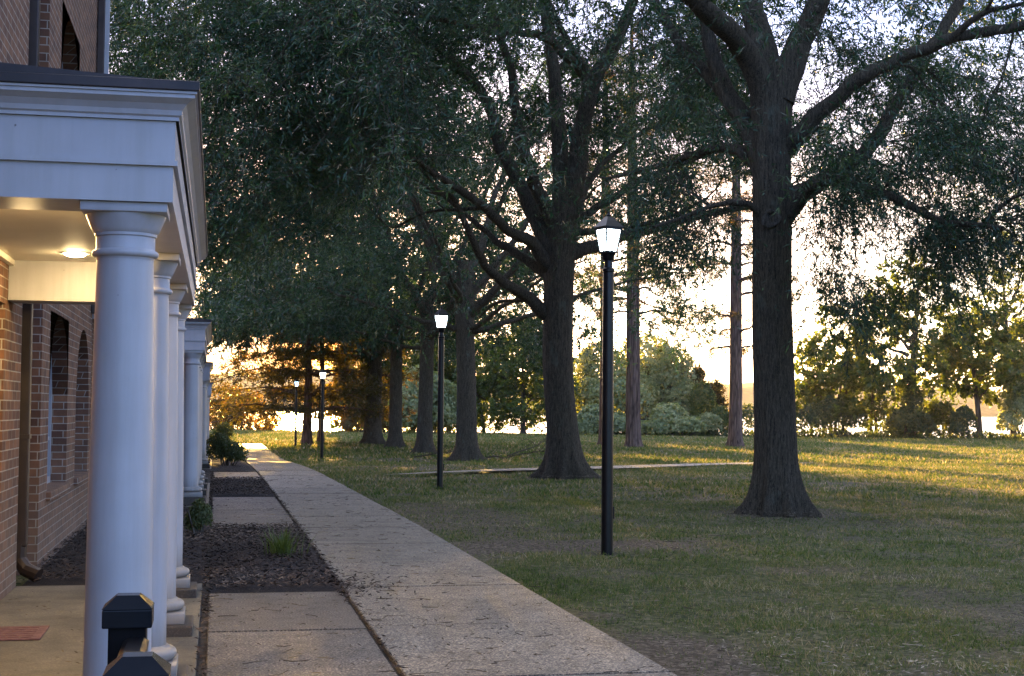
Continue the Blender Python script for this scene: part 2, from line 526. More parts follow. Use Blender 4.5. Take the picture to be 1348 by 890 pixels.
M_WHITE = simple_mat("white_paint", (0.39, 0.38, 0.39), (0.455, 0.445, 0.455), 2.5, 0.42, 0.12, 0.002)
def weather_white(m):
    """faint vertical dirt streaks, specks and a grubby foot on the paint"""
    n, l = m.node_tree.nodes, m.node_tree.links
    b = n["Principled BSDF"]; src = b.inputs["Base Color"].links[0].from_socket
    g = n.new("ShaderNodeNewGeometry")
    mp = n.new("ShaderNodeMapping"); mp.inputs["Scale"].default_value = (9, 9, .7); l.new(g.outputs["Position"], mp.inputs[0])
    t = noise(n, l, mp.outputs[0], 1.6, 5, .65); r = ramp(n, [(.30, (.90, .89, .86)), (.6, (1, 1, 1))]); l.new(t.outputs["Fac"], r.inputs[0])
    t2 = noise(n, l, g.outputs["Position"], 26, 2, .5); r2 = ramp(n, [(.19, (.25, .22, .2)), (.235, (1, 1, 1))]); l.new(t2.outputs["Fac"], r2.inputs[0])
    sx = n.new("ShaderNodeSeparateXYZ"); l.new(g.outputs["Position"], sx.inputs[0])
    ad = N(n, "ShaderNodeMath", operation='MULTIPLY_ADD'); ad.inputs[1].default_value = -.5; l.new(t.outputs["Fac"], ad.inputs[0]); l.new(sx.outputs["Z"], ad.inputs[2])
    r3 = ramp(n, [(0.0, (.62, .58, .5)), (.22, (1, 1, 1))]); l.new(ad.outputs[0], r3.inputs[0])
    for q in (r, r2, r3):
        mm = N(n, "ShaderNodeMix", data_type='RGBA', blend_type='MULTIPLY'); mm.inputs["Factor"].default_value = 1
        l.new(src, mm.inputs["A"]); l.new(q.outputs[0], mm.inputs["B"]); src = mm.outputs["Result"]
    l.new(src, b.inputs["Base Color"])
weather_white(M_WHITE)
M_BRICK = brick_mat("red_brick")
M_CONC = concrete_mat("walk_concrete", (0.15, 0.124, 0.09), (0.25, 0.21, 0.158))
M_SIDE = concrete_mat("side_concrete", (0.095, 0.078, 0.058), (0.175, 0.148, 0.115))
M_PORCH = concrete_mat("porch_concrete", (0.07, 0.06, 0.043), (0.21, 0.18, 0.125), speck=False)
M_DIRT = simple_mat("joint_dirt", (0.015, 0.012, 0.01), (0.05, 0.04, 0.03), 12, 0.95, 0.5, 0.01, world_space=True)
M_FOOT = concrete_mat("footing_brick", (0.035, 0.028, 0.022), (0.09, 0.07, 0.05), speck=False)
M_MULCH = simple_mat("mulch_ground", (0.010, 0.007, 0.006), (0.04, 0.026, 0.02), 18, 0.95, 0.9, 0.03, world_space=True)
M_METALBROWN = simple_mat("bronze_metal", (0.035, 0.022, 0.016), (0.06, 0.038, 0.027), 5, 0.4, 0.1, 0.002, 0.3)
M_ROOFMETAL = simple_mat("dark_roof_metal", (0.022, 0.018, 0.018), (0.05, 0.036, 0.034), 4, 0.45, 0.15, 0.002, 0.4)
M_BLACK = simple_mat("black_paint", (0.004, 0.004, 0.005), (0.010, 0.009, 0.009), 9, 0.3, 0.15, 0.001)
M_BLACK.node_tree.nodes["Principled BSDF"].inputs["Specular IOR Level"].default_value = 0.3
M_GLASSDARK = simple_mat("window_glass", (0.01, 0.012, 0.015), (0.02, 0.022, 0.026), 1, 0.08, 0)
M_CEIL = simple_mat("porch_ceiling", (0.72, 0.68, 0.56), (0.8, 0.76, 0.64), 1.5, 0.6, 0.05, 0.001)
M_LAMP = emit_mat("lamp_glow", (0.72, 0.90, 1.0), 5.0)
M_LAMPBLUE = emit_mat("lamp_glow_blue", (0.35, 0.62, 1.0), 2.5)
M_PORCHLIGHT = emit_mat("porch_light_glow", (1.0, 0.72, 0.34), 70.0)
M_OAKBARK = bark_mat("oak_bark", (0.016, 0.0125, 0.008), (0.155, 0.122, 0.078), (0.16, 0.18, 0.13), 34.0)
M_PINEBARK = bark_mat("pine_bark", (0.045, 0.026, 0.018), (0.18, 0.115, 0.085), None, 6.0)
M_FARBARK = bark_mat("grey_bark", (0.04, 0.032, 0.024), (0.13, 0.11, 0.085), None, 6.0)
M_OAKLEAF = leaf_mat("oak_leaf", (0.008, 0.023, 0.012), (0.024, 0.058, 0.028), (0.10, 0.135, 0.05), 0.25, rough=0.42, spec=0.34, tint=(.8, .9, .4))
M_PINELEAF = leaf_mat("pine_needles", (0.018, 0.03, 0.011), (0.045, 0.058, 0.02), (0.11, 0.095, 0.03), 0.5, tint=(1.35, .8, .25))
M_BROADLEAF = leaf_mat("broad_leaf", (0.035, 0.06, 0.016), (0.08, 0.105, 0.028), (0.17, 0.165, 0.04), 0.45, tint=(.95, .95, .33))
M_GLOWLEAF = leaf_mat("glow_tinted_leaf", (0.05, 0.06, 0.018), (0.11, 0.10, 0.03), (0.2, 0.16, 0.045), 0.6, tint=(1.4, .8, .22))  # lighter, oranger leaf colour that carries the sunset glow
M_VINELEAF = leaf_mat("vine_leaf", (0.10, 0.125, 0.05), (0.21, 0.23, 0.10), (0.38, 0.37, 0.19), 0.35)
M_BUSHLEAF = leaf_mat("bush_leaf", (0.03, 0.045, 0.018), (0.055, 0.08, 0.03), (0.11, 0.12, 0.045), 0.35)
M_LITTER = leaf_mat("dry_leaf", (0.02, 0.014, 0.009), (0.07, 0.048, 0.03), (0.42, 0.34, 0.23), 0.1, rough=0.8)

# ------------------------------------------------------------------ terrain, walkways
# far edge of the lawn: polyline in X -> Y
EDGE_X = [-300, -20, 5, 30, 62, 110, 400]
EDGE_Y = [150, 146, 143, 131, 116, 100, 40]
def edge_y(x): return np.interp(x, EDGE_X, EDGE_Y)

T1 = on_ground(1027, 674); T2 = on_ground(745, 627); T3 = on_ground(615, 605)
T4 = on_ground(559, 596); T5 = on_ground(520, 588.5); T6 = on_ground(490, 584)
PN1 = on_ground(797, 586); PN2 = on_ground(834, 588); PN3 = on_ground(968, 588)
OAKS = [T1, T2, T3, T4, T5, T6]

def bare_amount(x, y):
    n = fbm(x*0.42+3, y*0.30+9, 4)
    b = np.clip((n-0.62)*5.0, 0, 0.6)
    b = np.maximum(b, np.clip((fbm(x*1.4, y*1.4, 3)-0.62)*6, 0, 0.6))
    for t in OAKS:
        d = np.hypot(x-t[0], y-t[1])
        b = np.maximum(b, np.clip(1.5-d/1.0, 0, 0.85))
    def blob(cx, cy, rx, ry, amt):
        q = np.hypot((x-cx)/rx, (y-cy)/ry) + (fbm(x*1.1, y*1.1, 3)-0.5)*1.3
        return np.clip((1.15-q)*2.0, 0, 1)*amt
    b = np.maximum(b, blob(3.9, 17.2, 2.0, 1.2, .9))
    b = np.maximum(b, blob(3.0, 9.3, 0.55, 1.6, 0.9))
    b = np.maximum(b, blob(6.6, 10.9, 1.1, 1.6, 0.65))
    b = np.maximum(b, blob(3.6, 22, 1.0, 4.5, 0.7))
    b = np.maximum(b, blob(9.0, 20.5, 2.0, 1.2, 0.4))
    b = np.maximum(b, blob(6.0, 47.0, 5.0, 3.5, 0.75))
    b = np.maximum(b, blob(7.5, 61, 6, 4.0, 0.6))
    return np.clip(b, 0, 1)

def axis_samples():
    xs = np.unique(np.concatenate([np.linspace(-600, -40, 15), np.linspace(-40, -3, 25), np.arange(-3, 20, 0.22), np.arange(20, 70, 1.0), np.linspace(70, 1600, 40)]))
    ys = np.unique(np.concatenate([np.linspace(-60, 4, 20), np.arange(4, 34, 0.22), np.arange(34, 70, 0.6), np.arange(70, 165, 1.5), np.linspace(165, 3000, 40)]))
    return xs, ys
xs, ys = axis_samples()
X, Y = np.meshgrid(xs, ys)
Z = ground_z(Y)
over = np.clip((Y-edge_y(X))/9.0, 0, 1)
Z = Z - 4.6*over*over*(3-2*over)
bare = bare_amount(X, Y)
near = (X > 2.9) & (Y < 130)
Z = Z + np.where(near, (fbm(X*1.7, Y*1.7, 3)-0.5)*0.05 + (fbm(X*.25, Y*.25, 2)-.5)*0.10, 0)
Z = Z - 0.03
Z = np.where((X < 2.6) & (X > -2.5) & (Y < 92), ground_z(Y)-0.05, Z)
nx, ny = len(xs), len(ys)
ii = (np.arange(ny-1)[:, None]*nx+np.arange(nx-1)[None, :]).ravel()
faces = np.stack([ii, ii+1, ii+1+nx, ii+nx], axis=1)
tag(mesh_np("lawn", np.stack([X.ravel(), Y.ravel(), Z.ravel()], 1), faces, ground_mat(), None, True, {"bare": bare.ravel()}), kind='structure')

# water and the far shore
wv = np.array([[-2500, 100, -3.2], [3500, 20, -3.2], [3500, 3200, -3.2], [-2500, 3200, -3.2]])
tag(mesh_np("water", wv, np.array([[0, 1, 2, 3]]), water_mat()), kind='structure')

M_HILL = simple_mat("wooded_hill", (0.03, 0.032, 0.016), (0.07, 0.06, 0.03), 0.02, 0.95, 0.6, 3.0, world_space=True)
az = np.linspace(R(-30), R(60), 260)
prof = [(2050, -6, 0), (2065, 3, 1), (2150, .72, 2), (2300, 1.0, 2), (2700, 0.2, 2)]
hv = []
for k, a in enumerate(az):
    h = 42 + 9*math.sin(a*7+1)+5*math.sin(a*19)+ 3.2*float(vnoise(np.array([k*0.9]), np.array([1.0]))[0]) + 4*float(vnoise(np.array([k*0.3]), np.array([7.0]))[0])
    for r_, zz, md in prof:
        z = zz if md < 2 else h*zz
        hv.append((r_*math.sin(a), r_*math.cos(a), z))
m_ = len(prof)
hf = [[i*m_+j, (i+1)*m_+j, (i+1)*m_+j+1, i*m_+j+1] for i in range(len(az)-1) for j in range(m_-1)]
tag(mesh_np("hills", np.array(hv), np.array(hf), M_HILL, None, True), kind='structure')

# walkway panels follow the slight fall of the ground
def slabs(name, x0, x1, joints, mat, top=0.02, gap=0.034, skew=0.0):
    V, Fq = [], []
    for a, b in zip(joints[:-1], joints[1:]):
        n = max(1, int((b-a)/2.2)) if a > 30 else 1
        yy = np.linspace(a+gap/2, b-gap/2, n+1)
        dz = random.uniform(-.003, .003)
        base = len(V)
        for y in yy:
            zt = float(ground_z(y))+top+dz
            e = 0.008
            V += [(x0, y, zt-.14), (x0, y, zt-e), (x0+e, y, zt), (x1-e, y, zt), (x1, y, zt-e), (x1, y, zt-.14)]
        for k in range(len(yy)-1):
            for j in range(5):
                Fq.append([base+k*6+j, base+k*6+j+1, base+(k+1)*6+j+1, base+(k+1)*6+j])
        e0 = base; e1 = base+(len(yy)-1)*6
        for e in (e0, e1):
            Fq.append([e, e+1, e+4, e+5]); Fq.append([e+1, e+2, e+3, e+4])
    o = mesh_np(name, np.array(V), np.array(Fq), mat)
    bm = bmesh.new(); bm.from_mesh(o.data); bmesh.ops.recalc_face_normals(bm, faces=bm.faces[:]); bm.to_mesh(o.data); bm.free()
    return tag(o, kind='structure')

PX0, PX1 = 1.13, 2.74
main_j = [-6, -4, -1.8, .4, 2.6, 4.8, 6.6, 8.7, 10.85, 13.2, 15.3, 17.4, 19.8] + list(np.arange(22.0, 91, 2.2))
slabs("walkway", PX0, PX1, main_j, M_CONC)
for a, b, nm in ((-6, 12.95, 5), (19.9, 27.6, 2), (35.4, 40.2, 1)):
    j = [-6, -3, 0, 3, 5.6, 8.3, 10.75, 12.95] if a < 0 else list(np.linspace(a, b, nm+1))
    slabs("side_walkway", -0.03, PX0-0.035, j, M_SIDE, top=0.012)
# soil showing in the joints
mb = MB()
for y0, y1 in ((-6, 20), (20, 30), (30, 40), (40, 47)):
    pass
V = []; Fq = []
yy = np.arange(-6, 91, 1.0)
for y in yy:
    z = float(ground_z(y))-0.022
    V += [(-0.15, y, z), (2.755, y, z)]
for k in range(len(yy)-1):
    Fq.append([2*k, 2*k+1, 2*k+3, 2*k+2])
tag(mesh_np("path_bedding", np.array(V), np.array(Fq), M_DIRT), kind='structure')

# narrow path that crosses the lawn
A = on_ground(540, 624.5); B = on_ground(1000, 610.5); dAB = (B-A)
V = []; Fq = []
for k, s in enumerate(np.linspace(-0.06, 1.13, 100)):
    p = A+dAB*s
    nrm = np.array([-dAB[1], dAB[0]])/np.hypot(dAB[0], dAB[1])
    wob = 0.25*math.sin(s*9)
    w = (1.0+0.10*math.sin(s*31)+.05*math.sin(s*83))*min(1, max(.02, (s+.06)*2.4))
    for sg in (-1, 1):
        x, y = p[0]+nrm[0]*(wob+sg*w), p[1]+nrm[1]*(wob+sg*w)
        V.append((x, y, float(ground_z(y))+0.024))
    if k: Fq.append([2*k-2, 2*k, 2*k+1, 2*k-1])
tag(mesh_np("cross_path", np.array(V), np.array(Fq), concrete_mat("pale_path", (0.17, 0.138, 0.10), (0.27, 0.225, 0.165))), kind='structure')

# mulch beds
def mulch_bed(x0, x1, y0, y1, seed, spill=True):
    r = np.random.default_rng(seed)
    gx = np.linspace(x0, x1, max(8, int((x1-x0)/.06))); gy = np.linspace(y0, y1, max(8, int((y1-y0)/.08)))
    XX, YY = np.meshgrid(gx, gy)
    edge = np.minimum(np.minimum(XX-x0, x1-XX), np.minimum(YY-y0, y1-YY))
    ZZ = ground_z(YY)+0.0+np.clip(edge/.25, 0, 1)*0.045+(fbm(XX*7, YY*7, 3)-.5)*0.035*np.clip(edge/.1, 0, 1)
    a, b = len(gx), len(gy)
    i = (np.arange(b-1)[:, None]*a+np.arange(a-1)[None, :]).ravel()
    o = mesh_np("mulch_bed", np.stack([XX.ravel(), YY.ravel(), ZZ.ravel()], 1), np.stack([i, i+1, i+1+a, i+a], 1), M_MULCH, None, True)
    return tag(o, kind='structure')
BEDS = [(-0.03, PX0-0.04, 12.98, 19.85, 11), (-0.03, PX0-0.04, 27.65, 35.35, 12), (-1.66, -0.06, 13.75, 24.0, 13), (-1.66, 1.05, 40.3, 60, 14), (-1.66, -0.06, 31.8, 40.2, 15)]
for bd in BEDS: mulch_bed(*bd)

def chips(name, pts, length, width, mat, seed, lift=0.012, kind='stuff', tilt=0.5):
    """scattered bits: thin bent quads lying at random"""
    r = np.random.default_rng(seed)
    n = len(pts)
    L = length*(0.5+r.random(n)); Wd = width*(0.6+0.8*r.random(n))
    a = r.random(n)*2*np.pi
    d = np.stack([np.cos(a), np.sin(a), (r.random(n)-.5)*tilt], 1)
    s = np.stack([-np.sin(a), np.cos(a), (r.random(n)-.5)*tilt*1.6], 1)
    c = pts+np.stack([np.zeros(n), np.zeros(n), lift*(0.4+r.random(n))], 1)
    v = np.stack([c-d*L[:, None]/2, c+s*Wd[:, None]/2, c+d*L[:, None]/2, c-s*Wd[:, None]/2], 1).reshape(-1, 3)
    f = np.arange(n*4).reshape(-1, 4)
    return tag(mesh_np(name, v, f, mat), kind=kind)

P = []
for k, (x0, x1, y0, y1, sd) in enumerate(BEDS[:3]):
    n = int((x1-x0)*(y1-y0)*(1000 if k == 0 else 500))
    xx = rng.uniform(x0, x1, n); yy2 = rng.uniform(y0, y1, n)
    P.append(np.stack([xx, yy2, ground_z(yy2)+0.04], 1))
# spill over the walk by the nearest bed
n = 450
xx = PX0-.1+np.abs(rng.normal(0, .28, n)); yy2 = 13.0+rng.exponential(0.7, n)*rng.choice([-0.5, 1], n)
P.append(np.stack([xx, yy2, ground_z(yy2)+0.022], 1))
# debris in the porch joint and long joint
n = 1600
yy2 = rng.uniform(4, 40, n); P.append(np.stack([rng.normal(-0.055, .022, n), yy2, ground_z(yy2)+0.0], 1))
n = 900
yy2 = rng.uniform(4, 40, n); P.append(np.stack([rng.normal(PX0-.018, .02, n), yy2, ground_z(yy2)+0.012], 1))
chips("mulch_chips", np.concatenate(P), 0.055, 0.013, leaf_mat("bark_chip", (0.010, 0.006, 0.005), (0.045, 0.026, 0.017), (0.26, 0.18, 0.12), 0.0, rough=0.8), 5, 0.035, tilt=.9)
# fallen willow leaves and twigs
n = 9000
yy2 = 5+rng.random(n)**1.6*45; xx = rng.uniform(-0.02, PX1, n)
keep = (fbm(xx*1.5, yy2*1.2, 3) > 0.43) | (rng.random(n) < .35)
P = [np.stack([xx, yy2, ground_z(yy2)+0.022], 1)[keep]]
n = 260
yy2 = rng.uniform(4.5, 13.2, n); P.append(np.stack([rng.uniform(-1.6, -.1, n), yy2, np.full(n, 0.035)], 1))
n = 15000
yy2 = 8+rng.random(n)**1.5*48; xx = rng.uniform(2.8, 2.8+0.42*yy2, n)
P.append(np.stack([xx, yy2, ground_z(yy2)+0.02], 1))
for t_, rr_n in zip(OAKS[:4], (1500, 1500, 700, 500)):
    a_ = rng.random(rr_n)*6.283; q_ = .55+np.abs(rng.normal(0, .55, rr_n))
    xx = t_[0]+q_*np.cos(a_); yy2 = t_[1]+q_*np.sin(a_)
    P.append(np.stack([xx, yy2, ground_z(yy2)+0.03], 1))
n = 26000
xx = rng.uniform(2.8, 13, n); yy2 = rng.uniform(8, 26, n); bb_ = bare_amount(xx, yy2); kk = (bb_ > .3) & (rng.random(n) < bb_)
P.append(np.stack([xx, yy2, ground_z(yy2)+0.012], 1)[kk])
chips("fallen_leaves", np.concatenate(P), 0.045, 0.010, M_LITTER, 6, 0.010)

def twig_scatter(name, n, seed, region):
    r = np.random.default_rng(seed)
    V, Fq, off = [], [], 0
    for _ in range(n):
        x, y = region(r)
        L = r.uniform(0.05, 0.22); a = r.uniform(0, 6.28)
        z = float(ground_z(y))+0.028
        pts = [(x+L*t*math.cos(a+0.5*t*r.normal())-0, y+L*t*math.sin(a+.4*t*r.normal()), z+0.012*r.random()) for t in (0, .35, .7, 1)]
        v, f = tube_np(np.array(pts), np.array([.003, .0028, .002, .001]), 4)
        V.append(v); Fq.append(f+off); off += len(v)
    return tag(mesh_np(name, np.concatenate(V), np.concatenate(Fq), M_LITTER), kind='stuff')
twig_scatter("fallen_twigs", 520, 8, lambda r: (r.uniform(0.0, 14) if r.random() < .6 else r.uniform(0, PX1), 6.5+r.random()**1.6*34))

# ------------------------------------------------------------------ grass (stuff)
def grass_band(name, d0, d1, dens, h, w, seed, xlim=None):
    r = np.random.default_rng(seed)
    # sample in view-space trapezoid on the ground, in world units
    n = int(dens*0.5*(d1*d1-d0*d0)*0.98)
    d = np.sqrt(r.uniform(d0*d0, d1*d1, n))
    lat = r.uniform(-0.46, 0.52, n)*d
    c, s = math.cos(YAW), math.sin(YAW)
    x = d*s+lat*c; y = d*c-lat*s
    k = (x > PX1-.02+0.16*(fbm(y*2, y*0+3, 2)-.4)) & (y < edge_y(x)+2.0)
    k |= (x < PX1) & (y > 91.5) & (y < edge_y(x)+2)
    sx_ = ((x-A[0])*dAB[0]+(y-A[1])*dAB[1])/(dAB[0]**2+dAB[1]**2); cr_ = np.abs((x-A[0])*dAB[1]-(y-A[1])*dAB[0])/np.hypot(dAB[0], dAB[1])
    k &= ~((sx_ > .1) & (sx_ < 1.13) & (cr_ < 0.55+.6*r.random(n)))
    b = bare_amount(x, y)
    tuft = fbm(x*3.1+11, y*3.1+4, 3)
    k &= r.random(n) > np.maximum(b*0.9, np.clip((0.48-tuft)*4.0, 0, .8))
    x, y, b = x[k], y[k], b[k]
    n = len(x)
    z = ground_z(y) - 0.03 + np.where((x > 2.9), (fbm(x*1.7, y*1.7, 3)-0.5)*0.05+(fbm(x*.25, y*.25, 2)-.5)*0.10, 0) - 0.01
    a = r.random(n)*2*np.pi
    hh = h*(0.45+0.9*r.random(n))*(0.6+0.9*fbm(x*.9, y*.9, 3))*(1-.5*b)
    ln = np.stack([np.cos(a), np.sin(a)], 1)*(hh*r.uniform(0.3, 2.0, n))[:, None]
    sx, sy = -np.sin(a)*w/2, np.cos(a)*w/2
    v = np.stack([np.stack([x-sx, y-sy, z], 1), np.stack([x+sx, y+sy, z], 1), np.stack([x+ln[:, 0], y+ln[:, 1], z+hh], 1)], 1).reshape(-1, 3)
    return v
M_GRASS = grass_mat()
bands = [grass_band("g", 7.5, 16, 1700, 0.045, 0.009, 1), grass_band("g", 16, 28, 560, 0.055, 0.016, 2),
         grass_band("g", 28, 58, 120, 0.08, 0.035, 3), grass_band("g", 58, 150, 30, 0.14, 0.08, 4)]
gv = np.concatenate(bands)
tag(mesh_np("grass", gv, np.arange(len(gv)).reshape(-1, 3), M_GRASS), kind='stuff')
# ------------------------------------------------------------------ brick building
WX = -1.68
def brick_wall_with_openings(mb, x_face, thick, y0, y1, z0, z1, openings):
    """wall in the plane x = x_face with arched / square openings (ya, yb, za, zb, arch_rise), extruded into -x"""
    ys_ = sorted({y0, y1} | {o[0] for o in openings} | {o[1] for o in openings})
    for a, b in zip(ys_[:-1], ys_[1:]):
        col = sorted([o for o in openings if o[0] <= a+1e-6 and o[1] >= b-1e-6], key=lambda o: o[2])
        z = z0
        for (ya, yb, za, zb, rise) in col:
            if za > z: mb.box(x_face-thick, x_face, a, b, z, za)
            z = zb
            if rise > 0:
                n = 10
                poly = [(a, zb), ]
                for k in range(n+1):
                    t = k/n
                    yy = ya+(yb-ya)*t
                    poly.append((yy, zb-rise+rise*math.sqrt(max(0, 1-(2*t-1)**2))))
                poly.append((b, zb))
                # two spandrels
                half = n//2
                left = [(ya, zb)]+[poly[1+k] for k in range(half+1)]
                right = [poly[1+k] for k in range(half, n+1)]+[(yb, zb)]
                mb.prism(left, x_face-thick, x_face, 'x'); mb.prism(right, x_face-thick, x_face, 'x')
        if z < z1: mb.box(x_face-thick, x_face, a, b, z, z1)

bld = thing("brick_building", "two storey red brick building with arched windows on the left", "building", (WX, 10, 0))
bld_off = Vector((WX, 10, 0))
def local(o, t):
    o.location = -Vector(t.location) if o.parent is t else o.location
    return o
mb = MB()
door = (10.7, 12.5, 0.05, 2.42, 0.0)
mb_open1 = [door, (5.2, 7.0, 0.72, 2.55, 0.0), (5.2, 7.0, 4.1, 6.25, .9)]
brick_wall_with_openings(mb, WX, 0.4, 1.0, 13.58, -0.2, 8.6, mb_open1)
mb.box(WX-0.8, WX-0.36, 13.40, 15.30, -0.2, 8.6)           # back of the recess that takes the downspout
win_spec = [(15.85, 17.8, 0.72, 2.58, 0.85), (18.85, 20.7, 0.72, 2.58, 0.85), (16.3, 18.4, 3.9, 5.95, 0.95)]
brick_wall_with_openings(mb, WX, 0.4, 15.14, 21.0, -0.2, 8.6, win_spec)
mb.box(WX-7, WX-0.45, 20.6, 21.0, -0.2, 8.6)
mb.box(WX-7, WX-0.45, 1.0, 1.4, -0.2, 8.6)
mb.box(WX-7, WX-6.6, 1.4, 20.6, -0.2, 8.6)
local(mb.build("wall", M_BRICK, bld), bld)
mb = MB(); mb.box(WX-7.3, WX+0.35, 0.6, 21.4, 8.6, 8.85); mb.prism([(WX-7.3, 8.85), (WX+.35, 8.85), (WX-3.5, 11)], .6, 21.4)
local(mb.build("roof", M_ROOFMETAL, bld), bld)
def window(ya, yb, za, zb, rise, parent, dark=True):
    x = WX-0.17
    mb = MB()
    t = 0.075
    zs = zb-rise
    mb.box(x-.06, x, ya, ya+t, za, zs); mb.box(x-.06, x, yb-t, yb, za, zs); mb.box(x-.06, x, ya+t, yb-t, za, za+t)
    ym = (ya+yb)/2
    mb.box(x-.05, x-.01, ym-.02, ym+.02, za+t, zs); zc = (za+zs)/2
    mb.box(x-.052, x-.012, ya+t, ym-.02, zc-.02, zc+.02); mb.box(x-.052, x-.012, ym+.02, yb-t, zc-.02, zc+.02)
    if rise > 0:
        n = 14; ring_o, ring_i = [], []
        for k in range(n+1):
            a = math.pi*k/n
            ring_o.append((ym-(yb-ya)/2*math.cos(a), zs+rise*math.sin(a)))
            ring_i.append((ym-((yb-ya)/2-t)*math.cos(a), zs+(rise-t)*math.sin(a)))
        for k in range(n):
            mb.prism([ring_o[k], ring_o[k+1], ring_i[k+1], ring_i[k]], x-.06, x, 'x')
    else:
        mb.box(x-.06, x, ya+t, yb-t, zb-t, zb)
    fr = local(mb.build("window", M_WHITE, parent), parent)
    mb = MB(); mb.box(x-.04, x-.03, ya+.01, yb-.01, za+.01, zb-.01 if rise == 0 else zs)
    if rise > 0:
        mb.prism([(ym-((yb-ya)/2-.02)*math.cos(math.pi*k/14), zs+(rise-.02)*math.sin(math.pi*k/14)) for k in range(15)], x-.04, x-.03, 'x')
    mb.build("pane", M_GLASSDARK, fr)
    mb = MB(); mb.box(x-.02, WX+0.05, ya-.06, yb+.06, za-.09, za-.003, .01); mb.build("sill", M_BRICK, fr)
for s in win_spec: window(*s, bld)
for s in mb_open1[1:]: window(*s, bld)
mb = MB(); mb.box(WX-.30, WX-.26, door[0]+.06, door[1]-.06, .05, 2.36, .006)
for z0, z1 in ((.25, .95), (1.1, 2.15)):
    for y0, y1 in ((10.9, 11.5), (11.7, 12.3)):
        mb.box(WX-.262, WX-.245, y0, y1, z0, z1, .006)
dr = local(mb.build("door", M_WHITE, bld), bld)
mb = MB(); mb.tube([(WX-.26, 11.72, 1.05), (WX-.2, 11.72, 1.05), (WX-.2, 11.6, 1.05)], .012); mb.build("handle", M_METALBROWN, dr)
# downspouts
mb = MB()
px_, py_ = WX-0.02, 14.02
mb.box(px_-.075, px_+.055, py_-.06, py_+.06, 0.33, 8.5, .012)
mb.tube([(px_-.01, py_, .36), (px_-.01, py_-.005, .22), (px_+.05, py_-.04, .13), (px_+.17, py_-.09, .075)], [.065, .066, .066, .07], 10)
for z in (1.3, 3.6, 5.9): mb.box(px_-.09, px_+.062, py_-.08, py_+.08, z, z+.04)
local(mb.build("downspout", M_METALBROWN, bld), bld)
mb = MB()
mb.box(WX+.003, WX+.10, 20.76, 20.86, 2.85, 8.55, .012)
local(mb.build("downspout", M_METALBROWN, bld), bld)
mb = MB()
mb.box(WX-.10, WX+.08, 21.003, 21.1, 2.9, 8.58, .008)
mb.box(WX-.10, WX+.14, 21.11, 21.15, 2.8, 8.58, .008)
local(mb.build("corner_trim", M_WHITE, bld), bld)
# lower wing behind the further porticoes
wing = thing("brick_wing", "low brick wing behind the further white porticoes", "building", (WX, 42, 0))
mb = MB()
brick_wall_with_openings(mb, WX-.2, 0.4, 21.2, 80, -1.0, 3.0, [(y, y+1.6, .7, 2.5, 0) for y in (33.5, 37, 51, 55, 71)])
mb.box(WX-7, WX-.65, 79.6, 80, -1, 3.0); mb.box(WX-7, WX-6.6, 21.2, 79.6, -1, 3)
local(mb.build("wall", M_BRICK, wing), wing)
mb = MB(); mb.prism([(WX-7.2, 3.0), (WX+0.0, 3.0), (WX-3.5, 4.4)], 21.2, 80.2); local(mb.build("roof", M_ROOFMETAL, wing), wing)
for y in (33.5, 37, 51, 55, 71):
    mb = MB(); x = WX-.38
    mb.box(x-.04, x, y, y+1.6, .7, 2.5)
    o = local(mb.build("window", M_GLASSDARK, wing), wing)

